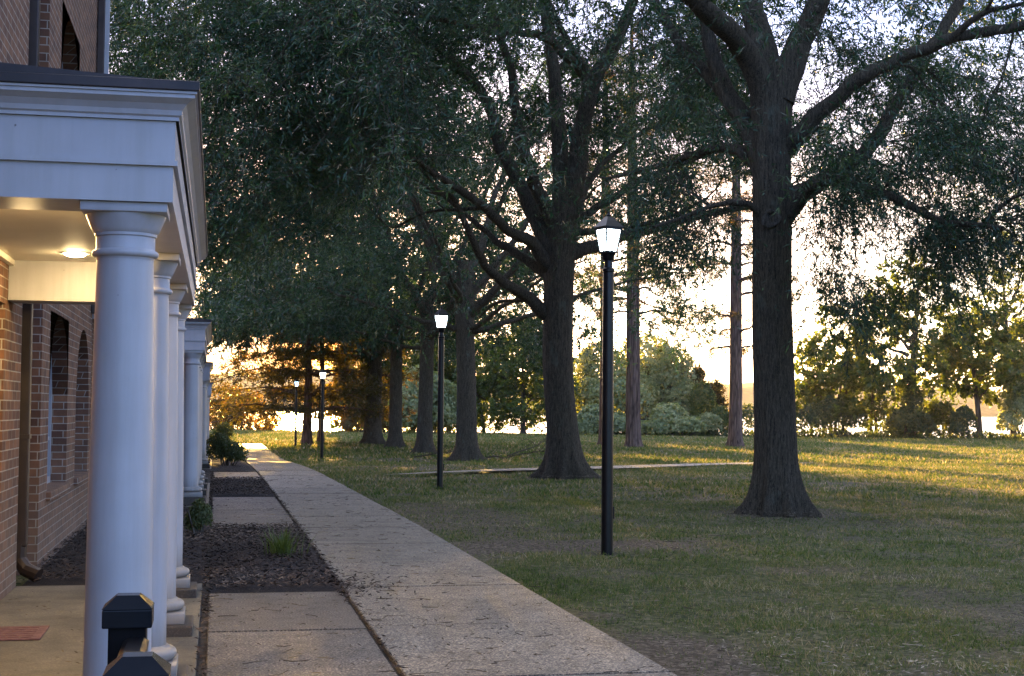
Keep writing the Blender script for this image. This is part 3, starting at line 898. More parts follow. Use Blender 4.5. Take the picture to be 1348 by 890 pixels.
# ------------------------------------------------------------------ porticoes
CX = -0.392          # column centre line
YC0, PITCHC = 6.56, 2.09
def make_portico(y0):
    """local origin at (0, y0, 0); the building wall is at x = WX"""
    t = thing("portico", "", "portico", (0, y0, 0))
    for k in range(4):
        y = k*PITCHC
        mb = MB(); pr = []
        for q in range(13):
            s = q/12
            pr.append((0.141-0.022*s**1.6, 0.262+s*(2.225-.262)))
        mb.lathe(CX, y, pr, 40)
        c = mb.build("column", M_WHITE, t, True, 40)
        mb = MB()
        mb.box(CX-.205, CX+.205, y-.205, y+.205, .10, .175, .006)
        prof = [(.198, .176)]+[(.165+.036*math.cos(a), .214+.036*math.sin(a)) for a in np.linspace(-1.5, 1.5, 9)]+[(.162, .252), (.150, .262)]
        mb.lathe(CX, y, prof, 40)
        mb.build("base", M_WHITE, c, True, 35)
        mb = MB()
        pr = [(.120, 2.225), (.122, 2.235)]+[(.124+.016*math.cos(a), 2.252+.016*math.sin(a)) for a in np.linspace(-1.4, 1.4, 7)]+[(.124, 2.272), (.124, 2.322), (.131, 2.326), (.131, 2.338), (.137, 2.343), (.146, 2.36), (.158, 2.39), (.166, 2.408), (.168, 2.417)]
        mb.lathe(CX, y, pr, 40)
        mb.box(CX-.178, CX+.178, y-.178, y+.178, 2.418, 2.457, .004)
        mb.build("capital", M_WHITE, c, True, 35)
        mb = MB(); mb.box(CX-.27, CX+.262, y-.27, y+.27, -.25, .10, .012)
        mb.build("footing", M_FOOT, t)
    ya, yb = -0.2, 3*PITCHC+.2
    xo, xi = CX+.2, CX-.2
    mb = MB()
    def beam_ring(o, z0, z1, inner):
        """U-shaped ring: front, side and back beams whose outer faces stand o proud"""
        mb.box(xi+ (0 if inner else .1), xo+o, ya-o, yb+o, z0, z1)
        mb.box(WX+.004, xi+(0 if inner else .1), ya-o, ya+.4, z0, z1)
        mb.box(WX+.004, xi+(0 if inner else .1), yb-.4, yb+o, z0, z1)
    beam_ring(0, 2.458, 2.602, True)
    beam_ring(-.003, 2.602, 2.61, True)
    beam_ring(.017, 2.61, 2.632, True)
    beam_ring(.006, 2.632, 2.80, True)
    en = mb.build("entablature", M_WHITE, t)
    mb = MB()
    prof = [(.02, 2.80), (.02, 2.815), (.03, 2.822), (.034, 2.842), (.052, 2.866), (.078, 2.882), (.086, 2.886), (.086, 2.902)]
    for (o0, z0), (o1, z1) in zip(prof[:-1], prof[1:]):
        if z1-z0 < 1e-5: continue
        # sloped band round three sides
        pts0 = [(WX+.004, ya-o0), (xo+o0, ya-o0), (xo+o0, yb+o0), (WX+.004, yb+o0)]
        pts1 = [(WX+.004, ya-o1), (xo+o1, ya-o1), (xo+o1, yb+o1), (WX+.004, yb+o1)]
        v0 = [mb.bm.verts.new((*p, z0)) for p in pts0]; v1 = [mb.bm.verts.new((*p, z1)) for p in pts1]
        for q in range(4):
            mb.bm.faces.new((v0[q], v0[(q+1) % 4], v1[(q+1) % 4], v1[q]))
    bmesh.ops.remove_doubles(mb.bm, verts=mb.bm.verts[:], dist=1e-5)
    mb.box(WX+.004, xo+.094, ya-.094, yb+.094, 2.903, 2.913)
    mb.build("cornice", M_WHITE, t)
    mb = MB()
    mb.box(WX+.003, xo+.104, ya-.104, yb+.104, 2.914, 2.956, .004)
    mb.prism([(WX+.003, 2.957), (xo+.06, 2.957), (WX+.003, 3.05)], ya-.06, yb+.06)
    mb.build("roof", M_ROOFMETAL, t)
    mb = MB(); mb.box(WX+.004, xi+.05, ya+.35, yb-.35, 2.785, 2.799)
    mb.box(WX+.004, WX+.05, ya+.401, yb-.401, 2.74, 2.784)
    mb.build("ceiling", M_CEIL, t)
    return t

GP = "white porticoes along the brick buildings"
def copy_tree(o, parent=None):
    c = o.copy(); link(c, parent)
    for ch in list(o.children):
        copy_tree(ch, c)
    return c
port = make_portico(YC0)
port['label'] = "nearest white portico with a warm recessed light under its ceiling"; port['group'] = GP
for k, (yy_, zz_, lb) in enumerate(((YC0+18.04, .05, "second white portico, just past the first one and its little shrub"),
                               (YC0+36.08, -.1, "third white portico in the row, short of the dark bush by the walk"),
                               (YC0+54.1, -.38, "farthest and smallest white portico, before the bright gap of sky"))):
    c = copy_tree(port); c.location = (0, yy_, zz_); c['label'] = lb
# porch floors
mb = MB()
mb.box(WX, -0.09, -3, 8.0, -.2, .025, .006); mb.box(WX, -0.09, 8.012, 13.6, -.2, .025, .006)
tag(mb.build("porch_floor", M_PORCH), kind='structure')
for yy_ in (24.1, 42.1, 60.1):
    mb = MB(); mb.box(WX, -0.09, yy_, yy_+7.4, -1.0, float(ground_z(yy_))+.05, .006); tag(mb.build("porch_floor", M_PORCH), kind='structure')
# recessed ceiling light
t = thing("ceiling_light", "small round recessed light glowing warm in the portico ceiling", "ceiling light", (-1.09, 11.9, 2.785))
mb = MB(); mb.lathe(0, 0, [(.03, -.030), (.06, -.024), (.078, -.014), (.086, -.004), (.084, -.0015)], 28); mb.build("lens", M_PORCHLIGHT, t)
mb = MB()
mb.lathe(0, 0, [(.112, -.007), (.112, -.0012)], 28); mb.build("trim_ring", M_WHITE, t)
t2 = copy_tree(t); t2.location = (-1.0, 8.1, 2.785); 
li = bpy.data.lights.new("ceiling_light_glow", 'POINT'); li.energy = 11; li.color = (1, .68, .30); li.shadow_soft_size = .09
lo = bpy.data.objects.new("glow", li); lo.location = (0, 0, -.30); link(lo, t2)
t2['label'] = "recessed porch light nearer the front, tucked up behind the entablature"
# door mat
mb = MB(); mb.box(-.36, .42, -.3, .3, 0, .012, .004)
for k in range(6): mb.box(-.3, .36, -.25+k*.09, -.21+k*.09, .012, .016)
o = mb.build("doormat", simple_mat("red_mat", (.13, .055, .042), (.24, .12, .10), 20, .95, .6, .004))
o.location = (-1.55, 10.75, .027)
tag(o, "faded red doormat on the porch floor", "doormat")

M_POST = simple_mat("black_composite", (0.004, 0.0035, 0.004), (0.009, 0.008, 0.008), 9, 0.5, 0.15, 0.001)
M_POST.node_tree.nodes["Principled BSDF"].inputs["Specular IOR Level"].default_value = 0.06
M_CAP = simple_mat("glossy_black_cap", (0.008, 0.009, 0.011), (0.014, 0.014, 0.016), 9, 0.18, 0.1, 0.001)
M_CAP.node_tree.nodes["Principled BSDF"].inputs["Specular IOR Level"].default_value = 0.13
# ------------------------------------------------------------------ railing in the foreground
t = thing("handrail", "black railing with two square capped posts in front of the nearest column", "railing", (-.2, 3.7, 0))
def post(x, y, h, s):
    mb = MB(); mb.box(x-s/2, x+s/2, y-s/2, y+s/2, 0.0, h-.06, .004); p = mb.build("post", M_POST, t)
    c = s/2+.016
    mb = MB(); mb.box(x-c, x+c, y-c, y+c, h-.085, h-.035, .004)
    A_ = [mb.bm.verts.new((x+sx*(c+.001), y+sy*(c+.001), h-.034)) for sx, sy in ((-1, -1), (1, -1), (1, 1), (-1, 1))]
    B_ = [mb.bm.verts.new((x+sx*c*.45, y+sy*c*.45, h)) for sx, sy in ((-1, -1), (1, -1), (1, 1), (-1, 1))]
    for q in range(4): mb.bm.faces.new((A_[q], A_[(q+1) % 4], B_[(q+1) % 4], B_[q]))
    mb.bm.faces.new(B_); mb.bm.faces.new(A_[::-1])
    mb.build("cap", M_CAP, p)
post(-.025, .52, 1.085, .100); post(.05, -.5, 1.085, .100)
mb = MB(); mb.prism([(-.03, .93), (.03, .93), (.034, .965), (.02, .975), (-.02, .975), (-.034, .965)], -.45, .47)
mb.build("top_rail", M_BLACK, t)
mb = MB(); mb.box(-.02, .02, -.45, .47, .12, .16); mb.build("bottom_rail", M_BLACK, t)
for k in range(7):
    y = -.36+k*.12
    mb = MB(); mb.box(-.009, .009, y-.009, y+.009, .16, .93); mb.build("baluster", M_BLACK, t)

# ------------------------------------------------------------------ street lamps
def make_lamp():
    t = thing("street_lamp", "", "street lamp", (0, 0, 0))
    mb = MB()
    mb.lathe(0, 0, [(.066, -.3), (.066, .02), (.065, 2.0), (.062, 3.12), (.062, 3.17), (.045, 3.18)], 20)
    p = mb.build("post", M_BLACK, t, True, 40)
    mb = MB(); mb.box(.055, .076, -.04, .04, .40, .54, .006); mb.build("access_cover", M_BLACK, p)
    mb = MB()
    mb.lathe(0, 0, [(.045, 3.17), (.07, 3.18), (.072, 3.21), (.05, 3.225), (.047, 3.30), (.066, 3.32), (.072, 3.36), (.085, 3.385), (.088, 3.387)], 20)
    mb.build("collar", M_BLACK, t, True, 40)
    zb, zt, rb, rtp = 3.40, 3.655, .068, .102
    mb = MB()
    for sx, sy in ((-1, -1), (1, -1), (1, 1), (-1, 1)):
        mb.tube([(sx*rb, sy*rb, zb), (sx*rtp, sy*rtp, zt)], .0125, 6)
    for sx, sy in ((0, -1), (0, 1), (1, 0), (-1, 0)):
        mb.tube([(sx*(rb+.001), sy*(rb+.001), zb+.01), (sx*(rtp+.001), sy*(rtp+.001), zt-.01)], .009, 5)
    mb.box(-.115, .115, -.115, .115, zt-.006, zt+.02, .005); mb.box(-.08, .08, -.08, .08, zb-.012, zb+.012, .004)
    mb.build("lantern_frame", M_BLACK, t)
    mb = MB(); mb.lathe(0, 0, [(.172, zt+.021), (.172, zt+.03), (.10, zt+.10), (.045, zt+.145), (.03, zt+.15)], 4, math.pi/4)
    mb.lathe(0, 0, [(.02, zt+.15), (.026, zt+.165), (.012, zt+.185), (.004, zt+.21)], 10)
    mb.build("lantern_roof", M_BLACK, t)
    for k in range(4):
        mb = MB()
        a0, a1 = math.pi/4+k*math.pi/2, math.pi/4+(k+1)*math.pi/2
        s2 = math.sqrt(2)
        f = .985
        q = [(rb*s2*f*math.cos(a0), rb*s2*f*math.sin(a0), zb+.012), (rb*s2*f*math.cos(a1), rb*s2*f*math.sin(a1), zb+.012),
             (rtp*s2*f*math.cos(a1), rtp*s2*f*math.sin(a1), zt-.006), (rtp*s2*f*math.cos(a0), rtp*s2*f*math.sin(a0), zt-.006)]
        vi = [mb.bm.verts.new(v) for v in q]; vo = [mb.bm.verts.new((v[0]*.96, v[1]*.96, v[2])) for v in q]
        mb.bm.faces.new(vi); mb.bm.faces.new(vo[::-1])
        for j in range(4): mb.bm.faces.new((vi[j], vo[j], vo[(j+1) % 4], vi[(j+1) % 4]))
        mb.build("pane", M_LAMP, t)
    return t
M_LAMPWARM = emit_mat("lamp_glow_warm", (1.0, .82, .5), 2.6)
lamp0 = make_lamp()
GL = "lit lamp posts along the walk"
spec = [((799, 728), "tall black lamp post glowing white in front of the thick oak, nearest of the lamps"),
        ((579, 643), "black lamp post glowing greenish white just left of an oak trunk"),
        ((423.5, 603), "lit lamp post standing against the low sun"),
        ((389, 588), "farthest lamp post, with a small bluish light before the layered conifer")]
for k, (pp, lb) in enumerate(spec):
    o = lamp0 if k == 0 else copy_tree(lamp0)
    g = on_ground(*pp)
    o.location = (g[0], g[1], g[2]-.02); o.rotation_euler = (0, 0, (0.36, 0.3, .8, .1)[k]); o['label'] = lb; o['group'] = GL
    if k == 2:
        for ch in o.children:
            if ch.name.startswith("pane"):
                ch.data = ch.data.copy(); ch.data.materials[0] = M_LAMPWARM
    if k == 3:
        for ch in o.children:
            if ch.name.startswith("pane"):
                ch.data = ch.data.copy(); ch.data.materials[0] = M_LAMPBLUE
# ------------------------------------------------------------------ trees
class Tree:
    """collects limb tubes and leaf quads in world space; links trunk and crown under one thing"""
    def __init__(self, seed):
        self.r = np.random.default_rng(seed)
        self.V, self.F, self.off = [], [], 0
        self.pool_p, self.pool_r, self.pool_t = [], [], []
        self.clusters = []
        self.leafV = []
    def add_tube(self, pts, rad, n=8, pool=True):
        v, f = tube_np(pts, rad, n)
        self.V.append(v); self.F.append(f+self.off); self.off += len(v)
        if pool:
            t = np.gradient(pts, axis=0); t /= np.linalg.norm(t, axis=1)[:, None]+1e-9
            self.pool_p.append(pts); self.pool_r.append(rad); self.pool_t.append(t)
    def trunk(self, pts, rads, flare=0.6, lobes=7, n=40, sub=10, pool_from=0.4):
        """pts: few centre points from ground up, rads their radii; flared and lobed foot, uneven surface"""
        P = catmull(pts, sub); Rr = np.interp(np.linspace(0, 1, len(P)), np.linspace(0, 1, len(rads)), rads)
        # extra rings near the ground
        z0 = P[0][2]
        hgt = P[:, 2]-z0
        zz = np.unique(np.concatenate([np.linspace(0, 1.6, 16), hgt]))
        P = np.stack([np.interp(zz, hgt, P[:, k]) for k in range(3)], 1); Rr = np.interp(zz, hgt, Rr)
        ang = np.arange(n)*2*np.pi/n
        ph = self.r.random(8)*6.28
        vs = []
        for k, (p, rr) in enumerate(zip(P, Rr)):
            h = zz[k]
            e = math.exp(-h/0.30); e2 = math.exp(-h/1.0)
            lob = 0.5+0.5*np.cos(lobes*ang+ph[0]+0.9*np.sin(2*ang+ph[1]))
            lob2 = 0.5+.5*np.cos((lobes-2)*ang+ph[2]+np.sin(3*ang+ph[3]))
            rad = rr*(1+flare*e*(0.12+1.15*lob**2+.35*lob2)+0.10*flare*e2)
            rad = rad*(1+0.035*np.cos(3*ang+ph[4]+h*.35)+0.022*np.cos(5*ang+ph[5]-h*.8)+.012*np.cos(9*ang+h*2.1))
            vs.append(np.stack([p[0]+rad*np.cos(ang), p[1]+rad*np.sin(ang), np.full(n, p[2])], 1))
        # let the foot run under the turf
        foot = vs[0].copy(); foot[:, 2] -= 0.35; foot[:, :2] = P[0][:2]+(foot[:, :2]-P[0][:2])*1.12
        vs = [foot]+vs
        v = np.concatenate(vs); m_ = len(vs)
        i = np.arange(m_-1)[:, None]*n+np.arange(n)[None, :]; j = np.arange(m_-1)[:, None]*n+(np.arange(n)[None, :]+1) % n
        f = np.stack([i, j, j+n, i+n], -1).reshape(-1, 4)
        self.V.append(v); self.F.append(f+self.off); self.off += len(v)
        k0 = int(len(P)*pool_from)
        t = np.gradient(P, axis=0); t /= np.linalg.norm(t, axis=1)[:, None]+1e-9
        self.pool_p.append(P[k0:]); self.pool_r.append(Rr[k0:]); self.pool_t.append(t[k0:])
    def limb(self, pts, r0, r1, n=12, per=7, wob=0.03):
        P = catmull(pts, per)
        if wob > 0:
            L = np.linalg.norm(P[-1]-P[0])
            nz = self.r.normal(0, 1, (len(P), 3))
            nz = (nz+np.roll(nz, 1, 0)+np.roll(nz, -1, 0))/3; nz[0] = 0
            P = P+nz*wob*min(L, 5)*0.18
        s = np.linspace(0, 1, len(P))
        self.add_tube(P, (r0*(1-s)+r1*s)*(1+0.35*np.exp(-s*9)), n)
    def connect(self, C, droop=0.25, rmax=0.14, maxlen=6.0, nseg=9, k_r=0.015):
        """join each cluster centre to the nearest wood with a curved branch, inner clusters first"""
        allp = np.concatenate(self.pool_p); allr = np.concatenate(self.pool_r); allt = np.concatenate(self.pool_t)
        cap = len(allp)+len(C)*nseg
        Pp = np.zeros((cap, 3)); Pr = np.zeros(cap); Pt = np.zeros((cap, 3)); n = len(allp)
        Pp[:n] = allp; Pr[:n] = allr; Pt[:n] = allt
        base = allp[0]
        d0 = np.array([np.min(np.linalg.norm(allp-c, axis=1)) for c in C])
        for c in C[np.argsort(d0)]:
            dv = c-Pp[:n]
            d = np.linalg.norm(dv, axis=1)
            align = np.einsum('ij,ij->i', dv, Pt[:n])/(d+1e-6)
            cost = d*(1.35-0.5*align)+np.where(Pr[:n] < 0.012, 1.2, 0)
            i = int(np.argmin(cost)); p = Pp[i]; L = d[i]
            if L < 0.15: continue
            t0 = Pt[i]+self.r.normal(0, .25, 3); 
            m1 = p+t0*L*0.32+(c-p)*0.12
            m2 = p+(c-p)*0.66+np.array([0, 0, L*droop*0.55])+self.r.normal(0, .05*L, 3)
            s = np.linspace(0, 1, nseg)[:, None]
            B = (1-s)**3*p+3*(1-s)**2*s*m1+3*(1-s)*s*s*m2+s**3*c
            B += self.r.normal(0, .012*L, B.shape)*np.sin(s*np.pi)
            r0 = min(Pr[i]*0.65, rmax, 0.008+k_r*L); r0 = max(r0, 0.007)
            rad = np.linspace(r0, 0.006, nseg)
            v, f = tube_np(B, rad, 6 if r0 > .03 else 4)
            self.V.append(v); self.F.append(f+self.off); self.off += len(v)
            tt = np.gradient(B, axis=0); tt /= np.linalg.norm(tt, axis=1)[:, None]+1e-9
            k = nseg-2
            Pp[n:n+k] = B[2:]; Pr[n:n+k] = rad[2:]; Pt[n:n+k] = tt[2:]; n += k
    def leaves(self, C, centre, n_twig=8, n_leaf=18, twig_len=0.8, L=0.13, W=0.028, droop=0.35, spread=0.35, flat=0.6, twigs=True, twig_r=.004):
        C = clear_gap(np.asarray(C)); r = self.r; m = len(C)
        out = C-np.asarray(centre); out[:, 2] *= 0.3; out /= np.linalg.norm(out, axis=1)[:, None]+1e-6
        T = m*n_twig
        c = np.repeat(C, n_twig, 0); o = np.repeat(out, n_twig, 0)
        d = o*0.55+r.normal(0, 1, (T, 3))*np.array([1, 1, flat])*0.75
        d /= np.linalg.norm(d, axis=1)[:, None]
        tl = twig_len*(0.45+0.9*r.random(T))
        start = c+r.normal(0, spread*.35, (T, 3))
        # twig curve: start + d*s*tl - droop*s^2
        def on(sv): return start+d*(tl*sv)[:, None]-np.array([0, 0, 1])*(droop*tl*sv*sv)[:, None]
        if twigs:
            S = [on(np.full(T, q)) for q in (0, .5, 1)]
            a = np.cross(d, r.normal(0, 1, (T, 3))); a /= np.linalg.norm(a, axis=1)[:, None]+1e-9
            b = np.cross(d, a)
            rings = []
            for q, rr in zip(S, (twig_r, twig_r*.8, twig_r*.35)):
                for k in range(3):
                    w = 2*math.pi*k/3
                    rings.append(q+(a*math.cos(w)+b*math.sin(w))*rr)
            V = np.stack(rings, 1).reshape(-1, 3)
            bi = np.arange(T)*9
            fs = []
            for s_ in (0, 3):
                for k in range(3):
                    k2 = (k+1) % 3
                    fs.append(np.stack([bi+s_+k, bi+s_+k2, bi+s_+3+k2, bi+s_+3+k], 1))
            self.V.append(V); self.F.append(np.concatenate(fs)+self.off); self.off += len(V)
        s = r.random((T, n_leaf))**0.75
        q = start[:, None, :]+d[:, None, :]*(tl[:, None]*s)[..., None]-np.array([0, 0, 1.0])*(droop*tl[:, None]*s*s)[..., None]
        q = q.reshape(-1, 3); nl = len(q)
        ld = np.repeat(d, n_leaf, 0)*0.55+r.normal(0, .62, (nl, 3)); ld[:, 2] -= droop*0.9
        ld /= np.linalg.norm(ld, axis=1)[:, None]
        sd = np.cross(ld, r.normal(0, 1, (nl, 3))+np.array([0, 0, 1.2])); sd /= np.linalg.norm(sd, axis=1)[:, None]+1e-9
        Ls = L*(0.45+1.0*r.random(nl))[:, None]; Ws = W*(0.7+0.6*r.random(nl))[:, None]
        v = np.stack([q, q+ld*Ls*.45+sd*Ws*.5, q+ld*Ls, q+ld*Ls*.45-sd*Ws*.5], 1).reshape(-1, 3)
        self.leafV.append(v)
    def finish(self, name, label, cat, base, bark, leaf, group=None, smooth=True):
        t = thing(name, label, cat, tuple(base), 0, group)
        b = np.asarray(base)
        if self.V:
            self.trunk_ob = mesh_np("trunk", np.concatenate(self.V)-b, np.concatenate(self.F), bark, t, True)
        lv = np.concatenate(self.leafV)-b
        mesh_np("crown", lv, np.arange(len(lv)).reshape(-1, 4), leaf, t)
        return t

def crown_points(r, n, base, R_out, z_lo_in, z_lo_out, z_top, r_in=1.5, lump=0.5, shell=0.75, squash=None, seed=0):
    """cluster centres in a crown with an uneven outline; z measured above the base"""
    out = []
    while len(out) < n:
        m = n*3
        a = r.random(m)*2*np.pi; q = r.random(m)**shell*(1.0)
        rr = r_in+(R_out-r_in)*q
        zl = z_lo_in+(z_lo_out-z_lo_in)*(rr/R_out)**1.5
        prof = np.sqrt(np.clip(1-(rr/(R_out*1.02))**2.2, 0, 1))
        zt = zl+(z_top-zl)*np.clip(prof, .12, 1)
        z = zl+(zt-zl)*r.random(m)
        x, y = rr*np.cos(a), rr*np.sin(a)
        if squash: x, y = x*squash[0], y*squash[1]
        w = fbm(x*lump+seed*7.1+30+z*.33, y*lump+z*.41+seed*3.3+30, 2)
        k = w > 0.42
        pts = np.stack([x[k], y[k], z[k]], 1)
        out += list(pts)
    return np.array(out[:n])+np.asarray(base)

def limb_px(pts, D0, Ds=None):
    """limb through photo points, each at its own depth"""
    if Ds is None: Ds = [D0]*len(pts)
    return np.array([at(px, py, d) for (px, py), d in zip(pts, Ds)])

def clear_gap(C):
    """the boughs part a little where the low sun and its track on the water show through"""
    pd = (C-EYE) @ fw; px = W_PX/2+F_PX*((C-EYE) @ rt)/pd; py = H_PX/2-F_PX*((C-EYE) @ up)/pd
    g = (np.hypot(px-425, py-493) < 19) | (np.hypot((px-425)/1.2, py-556) < 11)
    return C[~(g & (pd > 65))]
def off_limbs(C, polys, width, Dmax):
    """drop sprays that hang straight in front of the big limbs"""
    pd = (C-EYE) @ fw; px = W_PX/2+F_PX*((C-EYE) @ rt)/pd; py = H_PX/2-F_PX*((C-EYE) @ up)/pd
    bad = np.zeros(len(C), bool)
    for pl in polys:
        for (ax, ay), (bx, by) in zip(pl[:-1], pl[1:]):
            L2 = (bx-ax)**2+(by-ay)**2; s = np.clip(((px-ax)*(bx-ax)+(py-ay)*(by-ay))/L2, 0, 1)
            bad |= np.hypot(px-ax-s*(bx-ax), py-ay-s*(by-ay)) < width
    return C[~(bad & (pd < Dmax))]
GO = "row of old willow oaks along the walk"
# ---- nearest oak (right)
D1 = depth(T1)
t = Tree(21)
tr = [T1, at(1023, 600, D1), at(1020, 500, D1), at(1017, 400, D1), at(1016, 300, D1), at(1015, 200, D1), at(1016, 130, D1), at(1020, 80, D1)]
t.trunk(tr, [.37, .335, .325, .318, .312, .31, .33, .28], 0.55, 7, 56, 10, 0.55)
t.limb(limb_px([(1012, 140), (985, 72), (940, 22), (890, -20), (820, -80)], D1, [D1, D1-.3, D1-.9, D1-1.5, D1-2.4]), 0.221, 0.102, 16)
t.limb(limb_px([(1014, 130), (1003, 60), (990, 0), (978, -90), (985, -220)], D1, [D1, D1+.2, D1+.5, D1+.8, D1+1]), 0.238, 0.119, 16)
t.limb(limb_px([(1022, 130), (1052, 60), (1078, 0), (1110, -90), (1150, -200)], D1, [D1, D1, D1-.2, D1-.5, D1-1]), 0.230, 0.111, 16)
t.limb(limb_px([(1036, 195), (1062, 165), (1098, 132), (1140, 98), (1185, 78), (1250, 52), (1345, 33), (1440, 30)], D1, [D1, D1-.3, D1-.6, D1-.9, D1-1.1, D1-1.5, D1-2, D1-2.4]), 0.145, 0.060, 14)
t.limb(limb_px([(1030, 265), (1085, 238), (1138, 200), (1180, 138), (1214, 84), (1240, 40), (1278, -20), (1330, -90)], D1, [D1+.1, D1+1.0, D1+1.7, D1+2.1, D1+2.4, D1+2.6, D1+3, D1+3.4]), 0.145, 0.085, 14)
t.limb(limb_px([(1013, 222), (978, 160), (950, 110), (935, 60), (925, -5), (905, -80)], D1, [D1, D1+.3, D1+.5, D1+.6, D1+.6, D1+.9]), 0.170, 0.085, 14)
t.limb(limb_px([(962, 130), (930, 98), (895, 58), (858, -4), (820, -60)], D1, [D1+.4, D1+.8, D1+1.1, D1+1.4, D1+1.8]), 0.111, 0.060, 12)
t.limb(limb_px([(1013, 236), (972, 198), (940, 196), (900, 208), (860, 220), (800, 236)], D1, [D1, D1+.4, D1+1, D1+1.7, D1+2.3, D1+3.2]), 0.102, 0.034, 10)
t.limb(limb_px([(1030, 290), (1062, 252), (1082, 238), (1120, 240), (1180, 262), (1240, 290), (1320, 300)], D1, [D1, D1-.4, D1-.7, D1-1.2, D1-1.8, D1-2.3, D1-3]), 0.128, 0.034, 10)
t.limb(limb_px([(1014, 296), (985, 270), (950, 268), (900, 285), (860, 300)], D1, [D1, D1-.3, D1-.9, D1-1.8, D1-2.6]), 0.060, 0.021, 8)
t.limb(limb_px([(1250, 52), (1290, 20), (1330, 8), (1390, 0)], D1, [D1-1.5, D1-1.9, D1-2.3, D1-2.8]), 0.051, 0.025, 8)
t.limb(limb_px([(1290, 300), (1335, 260), (1400, 250)], D1, [D1-2.6, D1-3, D1-3.5]), 0.034, 0.017, 8)
t.limb(limb_px([(1338, 14), (1330, 62), (1318, 104), (1296, 150)], D1, [D1-1.9, D1-2, D1-2, D1-2.1]), .022, .012, 6, 5)
C = crown_points(t.r, 520, T1, 10.5, 6.0, 2.9, 18, 1.8, 0.55, .8, seed=1)
# hanging outer sprays towards the right and lower front, as far as the photo shows them
C2 = []
while len(C2) < 400:
    px, py = t.r.uniform(1055, 1420), t.r.uniform(60, 420)
    lo = np.interp(px, [1050, 1100, 1180, 1260, 1348, 1420], [330, 395, 405, 350, 300, 300])
    if py > lo+t.r.normal(0, 18): continue
    if fbm(np.array([px*.017+40]), np.array([py*.024+11]), 3)[0] < 0.465: continue
    C2.append(at(px, py, D1+t.r.uniform(-3.4, 4.5)))
C3 = []
while len(C3) < 130:
    px, py = t.r.uniform(850, 990), t.r.uniform(-20, 330)
    if fbm(np.array([px*.014+70]), np.array([py*.02+31]), 3)[0] < 0.46: continue
    C3.append(at(px, py, D1+t.r.uniform(-2.5, 5)))
# keep the view of the lower trunk free of sprays
C = np.concatenate([C, np.array(C2), np.array(C3)])
pd = (C-EYE) @ fw; pxs = W_PX/2+F_PX*((C-EYE) @ rt)/pd; pys = H_PX/2-F_PX*((C-EYE) @ up)/pd
keep = ~((pxs > 955) & (pxs < 1075) & (pys > 40) & (pd < D1+1)) & ~((pys > 340) & (pxs < 1040)) & ~((pys > 430))
C9 = np.array([at(t.r.uniform(1060, 1160), t.r.uniform(190, 275), D1-t.r.uniform(.8, 2.5)) for _ in range(26)])
keep &= ~((pxs > 1290) & (pys < 190) & (pys > 60) & (t.r.random(len(C)) < .6))
C = np.concatenate([C[keep], C9])
C = off_limbs(C, [[(1036, 195), (1098, 132), (1140, 98), (1185, 78), (1250, 52), (1345, 33)], [(1150, 190), (1180, 138), (1214, 84), (1278, -20)], [(1010, 140), (985, 72), (940, 22)], [(1004, 205), (950, 110), (925, 0)]], 19, D1+.6)
t.connect(C, 0.3, .11)
low = C[:, 2] < 10.5
t.leaves(C[low], T1+np.array([0, 0, 9]), 9, 20, .85, .112, .021, .5)
t.leaves(C[~low], T1+np.array([0, 0, 9]), 7, 9, 1.0, .26, .07, .35)
oak = t.finish("willow_oak", "nearest oak, thick bare trunk with a round knot and right hand limbs", "tree", T1, M_OAKBARK, M_OAKLEAF, GO)
# knot where a limb was cut
kx = at(1015, 288, D1-.325)
mb = MB()
th = np.linspace(0, 2*np.pi, 33)
kr = np.random.default_rng(12)
wob = 1+.09*np.sin(2*th+.6)+.06*np.sin(3*th+2)+.03*np.sin(7*th)
rad_ = .034*(1+.25*np.sin(4*th+1)+.15*np.sin(9*th)); rad_[-1] = rad_[0]
mb.tube([(.112*w_*math.cos(a), .014*math.sin(3*a), .128*w_*math.sin(a)-.01*abs(math.cos(a))) for a, w_ in zip(th, wob)], rad_, 8)
vv = mb.bm.verts
ctr = vv.new((.012, .012, .0)); rings_ = []
for fr_, dy_ in ((.25, .016), (.6, .004), (1.0, -.006)):
    rings_.append([vv.new((.1*fr_*w_*math.cos(a), dy_+kr.normal(0, .004), .115*fr_*w_*math.sin(a))) for a, w_ in zip(th[:-1], wob)])
for k in range(32):
    mb.bm.faces.new((ctr, rings_[0][k], rings_[0][(k+1) % 32]))
    for ra, rb_ in zip(rings_[:-1], rings_[1:]): mb.bm.faces.new((ra[k], rb_[k], rb_[(k+1) % 32], ra[(k+1) % 32]))
kn = mb.build("knot", bark_mat("knot_bark", (.03, .025, .018), (.21, .175, .13), None, 40.0), oak, True)
kn.location = Vector(kx)-Vector(T1)
kn.rotation_euler = (0, 0, -math.atan2(kx[0], kx[1]))
